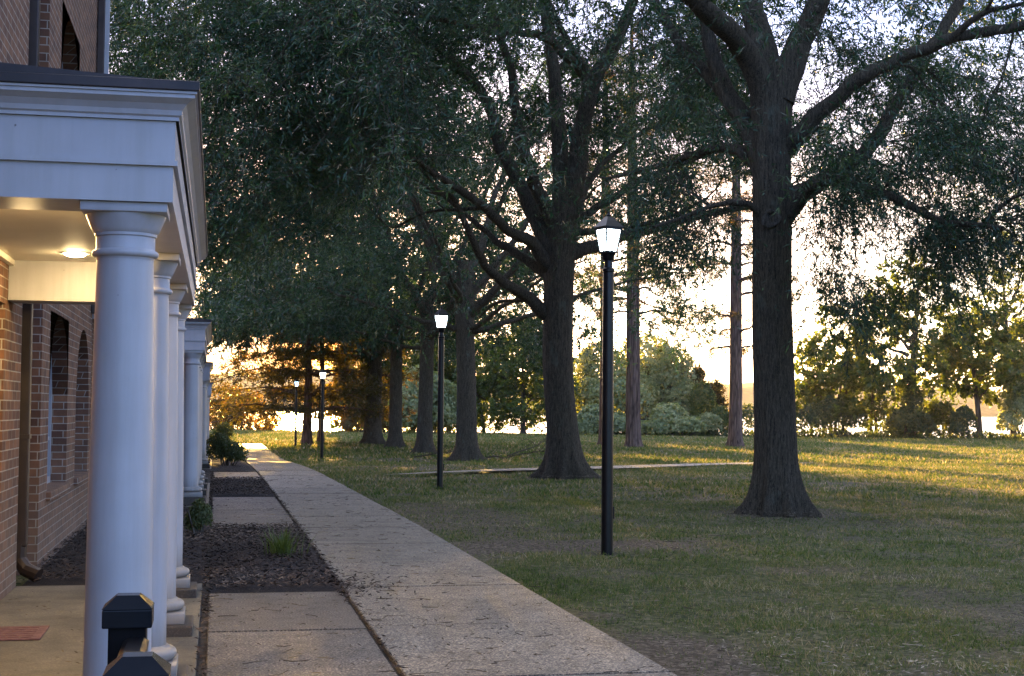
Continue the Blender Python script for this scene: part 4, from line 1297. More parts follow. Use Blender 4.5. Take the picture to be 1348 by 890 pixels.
# dead hanging stick at top right
# ---- second oak (centre)
D2 = depth(T2)
t = Tree(33)
tr = [T2, at(740, 560, D2), at(735, 490, D2), at(735, 420, D2), at(737, 350, D2), at(742, 290, D2), at(744, 250, D2)]
t.trunk(tr, [.45, .395, .385, .385, .39, .41, .32], 0.8, 8, 52, 10, 0.5)
t.limb(limb_px([(718, 412), (697, 392), (669, 377), (645, 357), (628, 330), (612, 292), (596, 262), (560, 250)], D2, [D2, D2-.3, D2-.8, D2-1.3, D2-1.8, D2-2.2, D2-2.6, D2-3.2]), 0.160, 0.046, 14)
t.limb(limb_px([(722, 350), (699, 318), (672, 306), (640, 274), (606, 250), (572, 228), (540, 208), (490, 190)], D2, [D2, D2-.5, D2-1.2, D2-2, D2-2.8, D2-3.6, D2-4.4, D2-5.4]), 0.160, 0.038, 12)
t.limb(limb_px([(722, 362), (690, 340), (660, 322), (634, 300), (600, 272), (556, 226)], D2, [D2+.1, D2+.6, D2+1, D2+1.4, D2+1.8, D2+2.6]), 0.129, 0.038, 12)
t.limb(limb_px([(730, 330), (706, 290), (690, 254), (670, 216), (655, 185), (640, 130), (610, 95), (570, 60), (520, 20)], D2, [D2, D2+.3, D2+.6, D2+.9, D2+1.1, D2+1.4, D2+2, D2+2.6, D2+3.4]), 0.228, 0.076, 14)
t.limb(limb_px([(735, 300), (712, 258), (696, 220), (684, 160), (672, 90), (655, 30), (640, -40)], D2, [D2, D2-.4, D2-.8, D2-1.1, D2-1.4, D2-1.8, D2-2]), 0.182, 0.076, 14)
t.limb(limb_px([(742, 285), (738, 220), (734, 150), (728, 80), (715, 0), (705, -90)], D2, [D2, D2+.2, D2+.5, D2+.8, D2+1, D2+1.2]), 0.251, 0.106, 14)
t.limb(limb_px([(748, 285), (760, 220), (768, 160), (784, 100), (812, 50), (838, -10), (870, -90)], D2, [D2, D2-.2, D2-.5, D2-.9, D2-1.3, D2-1.7, D2-2]), 0.274, 0.099, 14)
t.limb(limb_px([(766, 160), (772, 100), (756, 70), (735, 30), (712, -20)], D2, [D2-.5, D2-1, D2-1.6, D2-2.2, D2-2.8]), 0.122, 0.053, 10)
t.limb(limb_px([(770, 100), (745, 72), (716, 50), (680, 42), (640, 40), (580, 26), (520, 16), (460, 20)], D2, [D2-.8, D2-1.8, D2-2.6, D2-3.4, D2-4.2, D2-5.2, D2-6.2, D2-7.2]), 0.114, 0.038, 10)
t.limb(limb_px([(740, 302), (757, 292), (785, 275), (815, 255), (845, 236), (885, 222), (940, 200), (1000, 180)], D2, [D2, D2-.1, D2-.4, D2-.9, D2-1.3, D2-1.9, D2-2.6, D2-3.4]), 0.122, 0.038, 10)
t.limb(limb_px([(740, 342), (757, 332), (800, 318), (850, 304), (905, 288), (960, 276), (1010, 268)], D2, [D2, D2+.1, D2+.4, D2+.9, D2+1.6, D2+2.3, D2+3.0]), 0.198, 0.068, 12)
t.limb(limb_px([(740, 317), (757, 307), (795, 302), (840, 296), (890, 282), (930, 262)], D2, [D2, D2-.2, D2-.8, D2-1.7, D2-2.6, D2-3.4]), 0.106, 0.038, 10)
t.limb(limb_px([(740, 282), (757, 272), (785, 225), (812, 200), (850, 170), (900, 150)], D2, [D2, D2+.2, D2+.8, D2+1.4, D2+2.1, D2+3]), 0.114, 0.038, 10)
t.limb(limb_px([(700, 395), (655, 398), (630, 418)], D2, [D2-.2, D2+.8, D2+1.6]), 0.053, 0.023, 8)
t.limb(limb_px([(640, 274), (600, 276), (560, 280), (520, 300)], D2, [D2-2, D2-1.6, D2-1.2, D2-.6]), 0.053, 0.023, 8)
C = crown_points(t.r, 1250, T2, 12.5, 8.2, 5.6, 21, 1.6, .45, .72, seed=2)
C2 = []
while len(C2) < 1150:
    px, py = t.r.uniform(150, 700), t.r.uniform(-30, 330)
    lo = np.interp(px, [150, 260, 330, 430, 520, 600, 700], [330, 335, 330, 300, 215, 120, 60])
    if py > lo+t.r.normal(0, 22): continue
    C2.append(at(px, py, D2+t.r.uniform(-7, 5)))
C4 = []
while len(C4) < 190:
    px, py = t.r.uniform(660, 960), t.r.uniform(-30, 190)
    if fbm(np.array([px*.013+15]), np.array([py*.02+8]), 3)[0] < 0.44: continue
    C4.append(at(px, py, D2+t.r.uniform(1, 6)))
C3 = C4
while len(C3) < 310:
    px, py = t.r.uniform(760, 1010), t.r.uniform(60, 330)
    if fbm(np.array([px*.012+5]), np.array([py*.02+3]), 3)[0] < 0.47: continue
    C3.append(at(px, py, D2+t.r.uniform(-4, 4)))
C = np.concatenate([C, np.array(C2), np.array(C3)])
pd = (C-EYE) @ fw; pxs = W_PX/2+F_PX*((C-EYE) @ rt)/pd; pys = H_PX/2-F_PX*((C-EYE) @ up)/pd
u = t.r.random(len(C))
keep = ~((pxs > 590) & (pxs < 850) & (pys > 60) & (pd < D2+1) & (u < .93)) & ~((pxs > 640) & (pxs < 900) & (pys > 175) & (u < .65)) & ~((pxs > 830) & (pys > 240) & (u < .75)) & ~((pys > 300) & (pxs > 560)) & ~((pxs > 480) & (pxs < 700) & (pys > 230))
C = C[keep]
C = off_limbs(C, [[(700, 395), (669, 377), (628, 330), (596, 262)], [(699, 318), (640, 274), (572, 228), (490, 190)], [(716, 50), (640, 40), (520, 16)], [(712, 258), (684, 160), (655, 30)], [(738, 220), (715, 0)], [(760, 220), (784, 100), (838, -10)], [(690, 254), (655, 185), (640, 130), (570, 60)]], 15, D2-1)
t.connect(C, 0.3, .12)
low = C[:, 2] < 14.5
t.leaves(C[low], T2+np.array([0, 0, 10]), 10, 25, .95, .135, .029, .45)
t.leaves(C[~low], T2+np.array([0, 0, 10]), 7, 9, 1.2, .30, .09, .3)
t.finish("willow_oak", "thickest oak, in the centre, many limbs spreading from its fork behind the nearest lamp", "tree", T2, M_OAKBARK, M_OAKLEAF, GO)

# ---- the oaks behind, each grown on its own trunk
def far_oak(base, seed, r0, fork_z, limbs, label, ncl, Rout, zlo_in, zlo_out, ztop, leafL=.2, leafW=.05, extra=None):
    t = Tree(seed)
    b = np.asarray(base)
    lean = t.r.normal(0, .15, 2)
    tr = [b, b+np.array([lean[0]*.2, lean[1]*.2, fork_z*.35]), b+np.array([lean[0]*.6, lean[1]*.6, fork_z*.7]), b+np.array([lean[0], lean[1], fork_z]), b+np.array([lean[0]*1.3, lean[1]*1.3, fork_z+1.6])]
    t.trunk(tr, [r0*1.1, r0, r0*.95, r0*.95, r0*.6], .6, 7, 32, 8, .55)
    top = tr[3]
    for (az_, z0, L, rise, rr) in limbs:
        az_ = az_+t.r.normal(0, .15)
        d = np.array([math.cos(az_), math.sin(az_), 0])
        p0 = b+np.array([lean[0], lean[1], z0])
        pts = [p0, p0+d*L*.22+np.array([0, 0, rise*.18*L]), p0+d*L*.5+np.array([0, 0, rise*.5*L]), p0+d*L*.78+np.array([0, 0, rise*.80*L]), p0+d*L+np.array([0, 0, rise*.92*L])]
        t.limb(pts, rr, rr*.25, 9, 6, .1)
    C = crown_points(t.r, ncl, b, Rout, zlo_in, zlo_out, ztop, 1.5, .45, .75, seed=seed)
    pd = (C-EYE) @ fw; pxs = W_PX/2+F_PX*((C-EYE) @ rt)/pd; pys = H_PX/2-F_PX*((C-EYE) @ up)/pd
    u = t.r.random(len(C))
    C = C[~((pxs > 620) & (pys > 180) & (pys < 330) & (u < .5)) & ~((pxs > 510) & (pys > 280) & (u < .5)) & ~((pys > 435) & (pxs < 480))]
    if extra is not None: C = np.concatenate([C, extra])
    t.connect(C, .3, .12)
    t.leaves(C, b+np.array([0, 0, 9]), 9, 19, 1.1, leafL, leafW, .4)
    return t.finish("willow_oak", label, "tree", b, M_OAKBARK, M_OAKLEAF, GO)
def ring_limbs(r, n, z0, z1, L, rise, rr):
    return [(k*2*math.pi/n+r.uniform(-.3, .3), r.uniform(z0, z1), L*r.uniform(.75, 1.15), r.uniform(*rise), rr*r.uniform(.6, 1)) for k in range(n)]
rr_ = np.random.default_rng(77)
far_oak(T3, 41, .41, 6.8, ring_limbs(rr_, 6, 5.8, 7.6, 8, (.9, 2.0), .24)+ring_limbs(rr_, 6, 5.2, 7, 8, (.25, .5), .14), "oak right of the greenish lamp, third trunk from the right among the oaks", 720, 10.5, 8.5, 4.8, 20, extra=np.stack([rr_.uniform(4.4, 7.6, 34), rr_.uniform(56, 65, 34), rr_.uniform(5.6, 8.2, 34)], 1))  # extra low sprays added to keep direct sun off the near walk
far_oak(T4, 42, .36, 6.5, ring_limbs(rr_, 5, 5.5, 7.5, 8, (.9, 2.0), .2)+ring_limbs(rr_, 5, 5, 7, 7.5, (.2, .5), .12), "oak just left of the greenish lamp post", 600, 10, 7.5, 4.4, 19, .24, .065)
far_oak(T5, 43, .35, 6.8, ring_limbs(rr_, 5, 5.5, 7.5, 8, (.9, 2.0), .2)+ring_limbs(rr_, 5, 5, 7, 7, (.2, .5), .12), "slender oak, second trunk from the far end of the oak row", 560, 10, 7, 4.6, 19, .27, .075)
rx = np.random.default_rng(4)
LOW = np.array([at(rx.uniform(262, 345), rx.uniform(280, 452-(abs(q-40) > 34)*20), rx.uniform(76, 86)) for q in range(110)])
far_oak(T6, 44, .48, 7.0, ring_limbs(rr_, 5, 5.5, 7.5, 8, (.9, 2.0), .2)+ring_limbs(rr_, 5, 5, 7, 7, (.2, .5), .12), "farthest oak of the row, beside the dark layered conifer", 560, 10.5, 7, 4.6, 20, .3, .08, LOW)

# ---- tall pines
GP_ = "tall bare trunked pines on the far lawn"
def pine(base, seed, r0, H, label, z_first, ncl, Rout):
    t = Tree(seed); b = np.asarray(base)
    lean = t.r.normal(0, .25, 2)
    tr = [b+np.array([lean[0]*k/5, lean[1]*k/5, H*k/5]) for k in range(6)]
    t.trunk(tr, [r0, r0*.92, r0*.85, r0*.7, r0*.45, r0*.1], .35, 6, 24, 6, .25)
    C = []
    z = z_first
    while z < H-1:
        nb = t.r.integers(2, 5)
        for _ in range(nb):
            a = t.r.uniform(0, 6.28); L = Rout*(1-.55*((z-z_first)/(H-z_first)))*t.r.uniform(.45, 1.1)
            d = np.array([math.cos(a), math.sin(a), 0]); p0 = b+np.array([lean[0]*z/H, lean[1]*z/H, z])
            pts = [p0, p0+d*L*.35+np.array([0, 0, .06*L]), p0+d*L*.7+np.array([0, 0, t.r.uniform(-.1, .1)*L]), p0+d*L+np.array([0, 0, t.r.uniform(-.18, .22)*L])]
            t.limb(pts, min(.09, .03+.012*L), .02, 6, 4, .12)
            for q in range(int(2+L*.9)):
                s = t.r.uniform(.45, 1.05)
                C.append(p0+d*L*s+t.r.normal(0, .45, 3)*np.array([1, 1, .45])+np.array([0, 0, .15]))
        z += t.r.uniform(.8, 1.6)
    C = np.array(C)
    t.connect(C, .1, .03, nseg=5)
    t.leaves(C, b+np.array([0, 0, H*.6]), 9, 16, .5, .30, .028, .12, .3, .6, True, .012)
    return t.finish("pine_tree", label, "tree", b, M_PINEBARK, M_PINELEAF, GP_)
pine(PN1, 51, .40, 26, "pine trunk hidden behind the nearest lamp post", 9, 0, 4.8)
pine(PN2, 52, .45, 27, "tall pine just right of the nearest lamp post", 8, 0, 5.2)
pine(PN3, 53, .42, 25, "tall pine between the lamp post and the nearest oak", 6.0, 0, 4.6)

# ------------------------------------------------------------------ trees and bushes along the bank
GB = "trees and bushes along the bank of the far lawn"
def loose_tree(base, seed, H, Rout, z_lo, ncl, label, leaf, bark=None, L=.34, W=.2, r0=.22, n_twig=6, n_leaf=11, twig=.9, squash=None, lump=.9, name="bank_tree", group=GB, trunks=1, droop=.25):
    t = Tree(seed); b = np.asarray(base)
    for k in range(trunks):
        ln = t.r.normal(0, .5+.3*trunks, 2)
        o = np.array([t.r.normal(0, .35), t.r.normal(0, .35), 0])*(trunks > 1)
        tr = [b+o, b+o+np.array([ln[0]*.2, ln[1]*.2, H*.25]), b+o+np.array([ln[0]*.6, ln[1]*.6, H*.55]), b+o+np.array([ln[0], ln[1], H*.9])]
        t.trunk(tr, [r0, r0*.85, r0*.6, r0*.15], .4, 5, 16, 6, .2)
    for (a, z0, LL, rise, rr) in ring_limbs(t.r, 7, z_lo*.8, H*.7, Rout*.8, (.4, 1.1), r0*.4):
        p0 = b+np.array([0, 0, max(z0, .6)]); d = np.array([math.cos(a), math.sin(a), 0])
        t.limb([p0, p0+d*LL*.4+np.array([0, 0, rise*.35*LL]), p0+d*LL+np.array([0, 0, rise*.8*LL])], rr, rr*.3, 6, 5, .15)
    C = crown_points(t.r, ncl, b, Rout, z_lo, z_lo*.85, H, .2, lump, .7, squash, seed=seed)
    t.connect(C, .2, .08, nseg=6)
    t.leaves(C, b+np.array([0, 0, H*.5]), n_twig, n_leaf, twig, L, W, droop, .5, .8, True, .01)
    return t.finish(name, label, "tree", b, bark or M_FARBARK, leaf, group)

def bank_pt(px, extra=1.0):
    """a point on the far edge of the lawn, under photo column px"""
    lo, hi = 40.0, 260.0
    a = YAW+math.atan((px-W_PX/2)/F_PX)
    d = np.array([math.sin(a), math.cos(a)])
    for _ in range(40):
        m_ = (lo+hi)/2; p = d*m_
        if p[1] > edge_y(p[0]): hi = m_
        else: lo = m_
    p = d*(hi+extra)
    o = np.clip((p[1]-edge_y(p[0]))/9.0, 0, 1)
    return np.array([p[0], p[1], -.63-4.6*o*o*(3-2*o)])
def hgt(px_top, b):
    """height that reaches photo row px_top at the distance of b"""
    return float(EYE[2]+(540-px_top)/F_PX*depth(b)-b[2])

def shrub(name, base, lobes, seed, nl, L, W, leaf, label, cat="bush", group=GB, stems=4, fill=.35, core=True):
    """leafy mound: leaves on and under the skin of several uneven lobes, woody stems inside"""
    r = np.random.default_rng(seed); b = np.asarray(base, float)
    tt = thing(name, label, cat, tuple(b), 0, group)
    pos, nor = [], []
    vol = np.array([l[3]*l[4]*l[5] for l in lobes])**(2/3); share = vol/vol.sum()
    for (x, y, z, a, c, h), sh in zip(lobes, share):
        n = int(nl*sh)
        d = r.normal(0, 1, (n, 3)); d /= np.linalg.norm(d, axis=1)[:, None]
        d[:, 2] = np.where(d[:, 2] < -.35, -d[:, 2], d[:, 2])
        w = 0.72+0.55*fbm(d[:, 0]*2.6+x*3+50+d[:, 2]*1.9, d[:, 1]*2.6+d[:, 2]*2.3+z*3+50, 4)
        q = np.where(r.random(n) < fill, r.random(n)**.4, 1)*w*(1+r.normal(0, .035, n))
        pos.append(np.stack([x+d[:, 0]*a*q, y+d[:, 1]*c*q, z+d[:, 2]*h*q], 1)); nor.append(d)
    pos = np.concatenate(pos); nor = np.concatenate(nor)
    k = pos[:, 2] > -.1
    pos, nor = pos[k], nor[k]; n = len(pos)
    nn = nor*.9+r.normal(0, .55, (n, 3)); nn /= np.linalg.norm(nn, axis=1)[:, None]
    ld = np.cross(nn, r.normal(0, 1, (n, 3))); ld[:, 2] -= .45; ld /= np.linalg.norm(ld, axis=1)[:, None]+1e-9
    sd = np.cross(nn, ld); sd /= np.linalg.norm(sd, axis=1)[:, None]+1e-9
    Ls = L*(.6+.8*r.random(n))[:, None]; Ws = W*(.7+.6*r.random(n))[:, None]
    v = np.stack([pos-ld*Ls*.5, pos+sd*Ws*.5, pos+ld*Ls*.5+nn*Ls*.12, pos-sd*Ws*.5], 1).reshape(-1, 3)
    mesh_np("leaves", v, np.arange(len(v)).reshape(-1, 4), leaf, tt)
    V, Fq, off = [], [], 0
    for (x, y, z, a, c, h) in lobes:
        for _ in range(stems):
            e = np.array([x+r.normal(0, a*.4), y+r.normal(0, c*.4), z+r.uniform(.1, .6)*h])
            s = np.array([x*.2+r.normal(0, a*.1), y*.2+r.normal(0, c*.1), -.1])
            P_ = catmull([s, (s+e)/2+r.normal(0, .1, 3)*a, e], 4)
            vv, ff = tube_np(P_, np.linspace(.02+.012*h, .008, len(P_)), 5); V.append(vv); Fq.append(ff+off); off += len(vv)
    mesh_np("stems", np.concatenate(V), np.concatenate(Fq), M_FARBARK, tt, True)
    return tt
# vine covered mass in the middle
b = bank_pt(850, 0.5)
def vlobe(px, py, hw, hh, dy, b, D=None):
    """lobe given by its photo centre and half sizes in pixels"""
    D = (D or depth(b))+dy
    p = at(px, py, D)-b
    s = D/F_PX
    return (p[0], p[1], p[2], hw*s, hw*s*.9, hh*s)
SH = dict(L=.30, W=.22)
shrub("vine_thicket", b, [vlobe(790, 510, 42, 60, 6, b), vlobe(848, 515, 46, 72, 7, b), vlobe(890, 520, 34, 60, 5, b), vlobe(820, 535, 50, 46, 3, b), vlobe(905, 545, 36, 40, 3, b), vlobe(775, 540, 26, 40, 3, b)],
      61, 21000, .30, .22, M_VINELEAF, "tall pale thicket smothered in vines behind the pines", "thicket")
b1 = bank_pt(786, -2)
shrub("vine_mound", b1, [vlobe(782, 556, 22, 24, 0, b1), vlobe(770, 566, 14, 14, -1, b1)], 62, 4200, .26, .2, M_VINELEAF, "rounded pale vine mound between the thick oak and the lamp post")
b2 = bank_pt(895, -2.5)
shrub("vine_mound", b2, [vlobe(882, 553, 24, 22, 0, b2), vlobe(905, 563, 24, 14, -1, b2), vlobe(868, 565, 16, 14, -1, b2), vlobe(934, 560, 18, 16, 1, b2)], 63, 6500, .26, .2, M_VINELEAF, "low bluish green vine mound at the foot of the thicket, left of the third pine")
b3 = bank_pt(830, -1.5)
shrub("vine_mound", b3, [vlobe(815, 562, 16, 18, 0, b3), vlobe(850, 566, 16, 12, 0, b3)], 64, 3600, .26, .2, M_VINELEAF, "small vine mound at the foot of the pine beside the lamp post")
# conifer peaks rising out of the thicket
def cedar(px, top, seed, Rout, label, extra=9, leaf=None, ncl=150, name="cedar_tree"):
    b = bank_pt(px, extra); b[2] = max(b[2], -2.5)
    H = hgt(top, b)
    t = Tree(seed)
    t.trunk([b, b+np.array([0, 0, H*.5]), b+np.array([.1, 0, H*.98])], [.25, .15, .02], .3, 5, 12, 6, .1)
    r = t.r; n = ncl
    z = H*(.15+.85*r.random(n)**1.0); rad = Rout*(1-(z/H)**1.3)*np.sqrt(r.random(n))*(.75+.5*r.random(n))+.15; a = r.random(n)*6.28
    C = np.stack([rad*np.cos(a), rad*np.sin(a), z], 1)+b
    t.connect(C, .1, .04, nseg=5)
    t.leaves(C, b+np.array([0, 0, H*.4]), 8, 12, .7, .3, .10, -.15, .4, .9, True, .01)
    return t.finish(name, label, "tree", b, M_FARBARK, leaf or M_PINELEAF, GB)
cedar(874, 458, 71, 3.2, "tallest pointed evergreen peak rising out of the vine thicket", 9)
cedar(893, 478, 72, 2.6, "lower evergreen peak at the right of the vine thicket", 8)
cedar(855, 478, 76, 2.4, "evergreen peak left of the tallest one in the vine thicket", 8)
cedar(774, 470, 73, 2.0, "ragged evergreen peak behind the thick oak at the left of the thicket", 8)
cedar(921, 490, 74, 1.5, "thin evergreen at the right end of the vine thicket", 6, ncl=70)
cedar(943, 508, 75, 1.3, "small dark evergreen near the water, left of the third pine", 4, ncl=60)
# light green bush patch
b4 = bank_pt(925, -.5)
shrub("bank_bush", b4, [vlobe(925, 535, 16, 30, 1, b4), vlobe(945, 556, 16, 20, 0, b4)], 65, 3600, .28, .18, M_BROADLEAF, "bright green bush at the right end of the vine thicket")

# right hand bank
b = bank_pt(1098, 1); loose_tree(b, 81, hgt(402, b), 3.6, 3.0, 90, "golden backlit tree right behind the nearest oak", M_BROADLEAF, trunks=3, r0=.14, L=.44, W=.28, n_leaf=13)
b = bank_pt(1075, 2); loose_tree(b, 88, hgt(430, b), 2.4, 2.4, 46, "smaller golden tree touching the nearest oak's trunk", M_BROADLEAF, trunks=2, r0=.12)
b = bank_pt(1150, 1.5); loose_tree(b, 89, hgt(480, b), 2.6, .8, 60, "low leafy sapling clump left of the ivy covered trunk", M_BROADLEAF, trunks=3, r0=.09)
b = bank_pt(1197, 0); bt = b; loose_tree(b, 82, hgt(330, b), 4.8, 5.2, 135, "tall bank tree with an ivy covered trunk right of the nearest oak", M_BROADLEAF, r0=.42, L=.44, W=.28, n_leaf=13)
shrub("ivy_clump", b+np.array([0, -.3, 0]), [vlobe(1198, 545, 16, 40, -.4, b), vlobe(1188, 560, 20, 22, -.6, b), vlobe(1212, 562, 18, 20, -.6, b)], 66, 4200, .24, .17, M_BUSHLEAF, "dark ivy climbing the base of the tall bank tree")
b = bank_pt(1290, 1); loose_tree(b, 83, hgt(400, b), 4.8, 4.0, 105, "spreading dark tree on the bank in front of the brown hills", M_BROADLEAF, r0=.26, L=.44, W=.28, n_leaf=13)
b = bank_pt(1335, 3); loose_tree(b, 84, hgt(300, b), 5.0, 6.0, 150, "tall tree at the right edge of the photo", M_BROADLEAF, r0=.3)
b = bank_pt(1340, -.5); shrub("vine_thicket", b, [vlobe(1338, 520, 22, 60, 1, b), vlobe(1350, 545, 28, 36, 0, b), vlobe(1326, 560, 14, 18, -.5, b)], 67, 6500, .28, .2, M_VINELEAF, "vine draped column of leaves at the right edge of the photo", "thicket")
b = bank_pt(1272, -1); shrub("bank_bush", b, [vlobe(1268, 556, 17, 20, 0, b), vlobe(1262, 566, 12, 12, -.4, b)], 68, 2600, .22, .15, M_BUSHLEAF, "dark round bush before the pale water, under the spreading tree")
b = bank_pt(1238, 1.5); loose_tree(b, 85, hgt(525, b), 1.8, 1.6, 60, "small leafy sapling in front of the brown hills", M_BROADLEAF, r0=.06)
b = bank_pt(1112, -1); shrub("bank_bush", b, [vlobe(1095, 550, 22, 28, 0, b), vlobe(1125, 556, 18, 20, 0, b), vlobe(1070, 556, 22, 22, 0, b)], 69, 4600, .24, .16, M_BUSHLEAF, "grey green bushes at the foot of the golden backlit tree")
b = bank_pt(1010, 0); shrub("bank_bush", b, [vlobe(985, 556, 16, 22, 0, b), vlobe(1020, 552, 22, 28, 0, b)], 70, 2600, .24, .16, M_BUSHLEAF, "bush seen in the gap between the third pine and the nearest oak")
# low green fringe where lawn meets bank, right side (mass of weeds)
r = np.random.default_rng(5); n = 9000
pxs_ = r.uniform(760, 1500, n); V = []
bb = np.array([bank_pt(p, 0) for p in np.linspace(700, 1560, 200)])
bx = np.interp(pxs_, np.linspace(700, 1560, 200), bb[:, 0]); by = np.interp(pxs_, np.linspace(700, 1560, 200), bb[:, 1])
off = r.uniform(-1.8, 1.2, n); pz = r.random(n)**1.7*.65*(0.4+1.1*fbm(bx*.5, by*.5, 3))
c = np.stack([bx+off*.4, by+off, -.62+pz], 1)
d = r.normal(0, 1, (n, 3)); d[:, 2] = np.abs(d[:, 2])+.5; d /= np.linalg.norm(d, axis=1)[:, None]
s = np.cross(d, r.normal(0, 1, (n, 3))); s /= np.linalg.norm(s, axis=1)[:, None]
v = np.stack([c-d*.14, c+s*.07, c+d*.16, c-s*.07], 1).reshape(-1, 3)
tag(mesh_np("bank_weeds", v, np.arange(len(v)).reshape(-1, 4), M_BUSHLEAF), kind='stuff')

# gap between the oaks
b = bank_pt(695, 0); loose_tree(b, 91, hgt(425, b), 4.4, 1.2, 330, "golden backlit tree between the two central oak trunks", M_BROADLEAF, r0=.2, trunks=2, L=.32, W=.19, n_leaf=12)
b = bank_pt(640, 2); loose_tree(b, 92, hgt(450, b), 3.0, 4.5, 110, "loose leafy tree just right of the third oak trunk", M_BROADLEAF, r0=.16, L=.32, W=.19)
b = bank_pt(565, -6); b[2] = -.62; shrub("round_tree", b, [vlobe(560, 535, 42, 48, 0, b), vlobe(540, 550, 30, 30, -1, b), vlobe(585, 548, 22, 32, 0, b)], 93, 15000, .3, .2, M_VINELEAF, "dense bluish green round tree behind the oak trunks", "tree", stems=3)
b = bank_pt(470, -4); b[2] = -.62; shrub("bank_bush", b, [vlobe(476, 552, 24, 30, 0, b), vlobe(500, 555, 22, 30, 1, b), vlobe(458, 566, 12, 14, 0, b)], 94, 4200, .28, .18, M_GLOWLEAF, "golden edged bushes beside the farthest oak")
for q_, (px, top, Rr, nn, ex, lb) in enumerate(((462, 400, 4.6, 120, 6, "golden tree behind the far end of the oak row"), (520, 350, 6.0, 380, 7, "broad leafy tree filling the gaps between the far oak trunks"), (590, 345, 5.5, 330, 8, "tall leafy tree rising behind the third oak"))):
    b = bank_pt(px, ex); b[2] = max(b[2], -3.0)
    loose_tree(b, 111+q_, hgt(top, b), Rr, 3.2, nn, lb, M_BROADLEAF if q_ else M_GLOWLEAF, r0=.28, L=.34, W=.19, n_twig=7, n_leaf=13)
# layered conifers at the end of the walk
GC = "layered conifers at the end of the walk"
def layered_conifer(base, seed, H, Rout, z_lo, label, tiers, r0=.42):
    t = Tree(seed); b = np.asarray(base, float)
    t.trunk([b, b+np.array([.05, 0, H*.4]), b+np.array([-.1, 0, H*.75]), b+np.array([0, 0, H])], [r0, r0*.75, r0*.45, .03], .35, 6, 20, 6, .1)
    C = []
    for k in range(tiers):
        z = z_lo+(H-z_lo)*(k/tiers)**1.05
        nb = 7
        for q in range(nb):
            a = q*6.283/nb+t.r.uniform(-.35, .35)+k*.6
            L = Rout*(1-.62*(k/tiers)**1.2)*t.r.uniform(.65, 1.12); d = np.array([math.cos(a), math.sin(a), 0])
            p0 = b+np.array([0, 0, z]); dz = t.r.uniform(-.12, .04)
            pts = [p0, p0+d*L*.4+np.array([0, 0, .05*L]), p0+d*L+np.array([0, 0, dz*L])]
            t.limb(pts, .08, .02, 6, 5, .1)
            for s in np.arange(.25, 1.05, .8/max(2, L)):
                for w in (-1, 0, 1):
                    if t.r.random() < .5: continue
                    C.append(p0+d*L*s+np.array([-d[1], d[0], 0])*w*t.r.uniform(.3, .9)*(.4+.25*L*(1-abs(s-.6)))+np.array([0, 0, .05*L*min(1, s*2.5)+dz*L*max(0, (s-.4)/.6)+t.r.normal(0, .13)]))
    C = np.array(C)
    t.leaves(C, b+np.array([0, 0, H*.5]), 7, 13, .8, .30, .065, .18, .45, .28, True, .008)
    return t.finish("layered_conifer", label, "tree", b, M_PINEBARK, M_PINELEAF, GC)
g = on_ground(404, 584); layered_conifer(g, 95, 10.5, 7.0, 1.9, "dark conifer with flat layered boughs at the end of the walk", 7, .30)
g = on_ground(418, 583.5)+np.array([.4, 3, 0]); layered_conifer(g, 96, 11, 5.0, 3.2, "slimmer layered conifer just behind, before the low sun", 7, .22)
# shrubs by the porticoes
def px_shrub(name, foot, lobes_px, seed, nl, L, W, leaf, label, group=None):
    g = on_ground(*foot)
    return shrub(name, g, [vlobe(px, py, hw, hh, 0, g) for px, py, hw, hh in lobes_px], seed, nl, L, W, leaf, label, "shrub", group, stems=5, fill=.6)
px_shrub("small_shrub", (262, 708), [(263, 683, 15, 23), (255, 690, 12, 16)], 101, 1500, .05, .026, M_BUSHLEAF, "small leafy shrub at the foot of the first portico's last column")
px_shrub("dark_shrub", (300, 615), [(300, 598, 24, 17), (287, 592, 16, 22), (312, 604, 12, 10)], 102, 5200, .075, .04, M_BUSHLEAF, "dark spreading shrub left of the sunlit stretch of walk", "shrubs by the walk")
px_shrub("dark_shrub", (296, 598), [(296, 570, 11, 14), (290, 580, 14, 16)], 103, 2800, .085, .045, M_BUSHLEAF, "rounded shrub behind the spreading one, against the bright sky gap", "shrubs by the walk")
# distant golden trees past the lawn on the far left
b = bank_pt(318, 3); loose_tree(b, 104, hgt(520, b), 3.2, .8, 80, "hazy golden tree in the bright gap past the walk", M_GLOWLEAF, r0=.15)
b = bank_pt(290, 6); loose_tree(b, 105, hgt(505, b), 2.6, 1.5, 60, "hazy golden tree beside the farthest portico", M_GLOWLEAF, r0=.15)
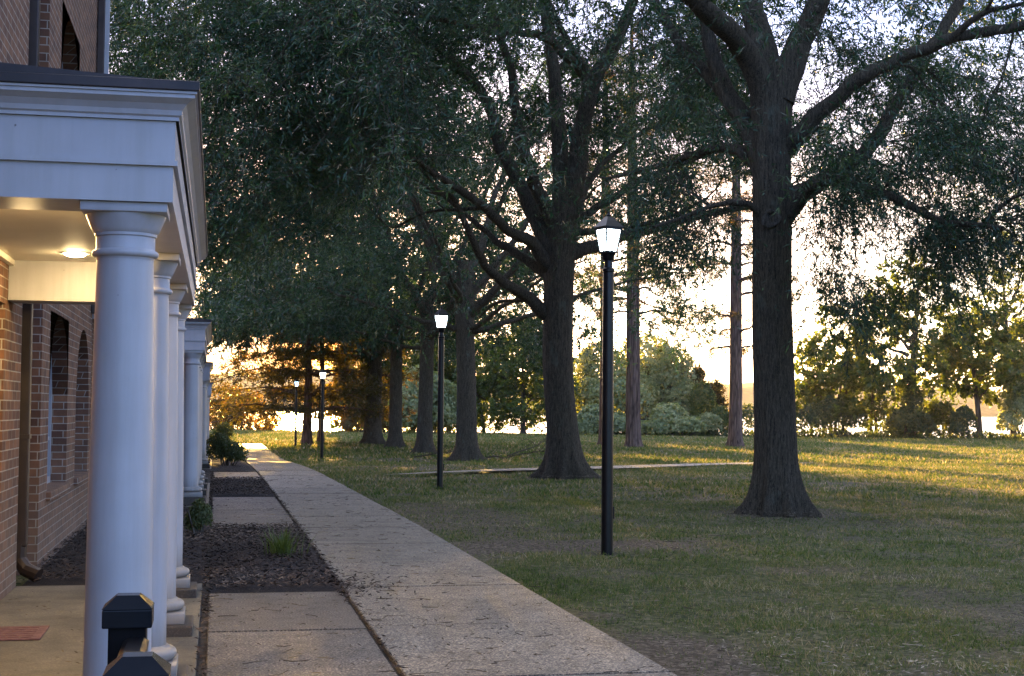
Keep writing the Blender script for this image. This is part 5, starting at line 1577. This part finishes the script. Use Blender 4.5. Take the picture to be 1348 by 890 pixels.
# grass tuft in the mulch
g = on_ground(372, 737); r = np.random.default_rng(9)
V, Fq, off = [], [], 0
for k in range(190):
    a = r.uniform(0, 6.28); q = abs(r.normal(0, .10)); L = r.uniform(.18, .42); o = r.uniform(.25, 1.0)
    s0 = np.array([q*math.cos(a), q*math.sin(a), 0.03]); d = np.array([math.cos(a+r.normal(0, .4)), math.sin(a+r.normal(0, .4)), 0])
    w = np.array([-d[1], d[0], 0])*.0045
    P_ = [s0+d*L*o*.55*t_*t_+np.array([0, 0, L*(t_-.45*o*t_*t_)]) for t_ in (0, .4, .75, 1)]
    rows = []
    for p_, ww in zip(P_, (1, 1, .7, .1)): rows += [p_-w*ww, p_+w*ww]
    V.append(np.array(rows)); Fq.append(np.array([[0, 1, 3, 2], [2, 3, 5, 4], [4, 5, 7, 6]])+off); off += 8
o = mesh_np("grass_tuft", np.concatenate(V), np.concatenate(Fq), leaf_mat("tuft_blade", (.05, .075, .02), (.09, .12, .03), (.2, .19, .08), .35))
o.location = tuple(g)
tag(o, "bright green tuft of long grass in the mulch bed beside the walk", "grass tuft")
# dead branches lying by the third oak
GD = "fallen dead branches by the third oak"
def dead_branch(base, seed, L, label):
    r = np.random.default_rng(seed); V, Fq, off = [], [], 0
    a = r.uniform(-.4, .4)
    def br(p, d, L, rad, dep):
        nonlocal off
        P_ = [p]
        for k in range(6):
            d = d+r.normal(0, .16, 3); d[2] -= .03; d /= np.linalg.norm(d); P_.append(P_[-1]+d*L/6)
        v, f = tube_np(np.array(P_), np.linspace(rad, rad*.35, 7), 5); V.append(v); Fq.append(f+off); off += len(v)
        if dep:
            for k in range(4):
                q = r.integers(2, 7); dd = d+r.normal(0, .55, 3); dd[2] = abs(dd[2])*.6; br(P_[q], dd/np.linalg.norm(dd), L*r.uniform(.3, .55), rad*.5, dep-1)
    br(np.array([0, 0, .05]), np.array([math.cos(a), math.sin(a), .22]), L, .035, 2)
    o = mesh_np("dead_branch", np.concatenate(V), np.concatenate(Fq), M_OAKBARK, None, True)
    o.location = tuple(base)
    return tag(o, label, "branch", GD)
g = on_ground(640, 604); dead_branch(g, 3, 2.6, "bare fallen branch right of the third oak's foot")
g = on_ground(668, 602); dead_branch(g, 4, 3.2, "longer bare fallen branch short of the thick oak")
g = on_ground(545, 603); dead_branch(g, 6, 2.2, "bare fallen branch left of the third oak's foot")

# ------------------------------------------------------------------ evening haze over lawn and water
mb = MB(); mb.box(-2700, 3700, -75, 3300, -7.0, 75)
m = bpy.data.materials.new("haze_air"); m.use_nodes = True
n, l = m.node_tree.nodes, m.node_tree.links
n.remove(n["Principled BSDF"])
pv = n.new("ShaderNodeVolumePrincipled")
pv.inputs["Color"].default_value = (1.0, .93, .84, 1)
pv.inputs["Density"].default_value = 0.00007
pv.inputs["Anisotropy"].default_value = 0.3
l.new(pv.outputs[0], n["Material Output"].inputs["Volume"])
tag(mb.build("haze", m), kind='stuff')
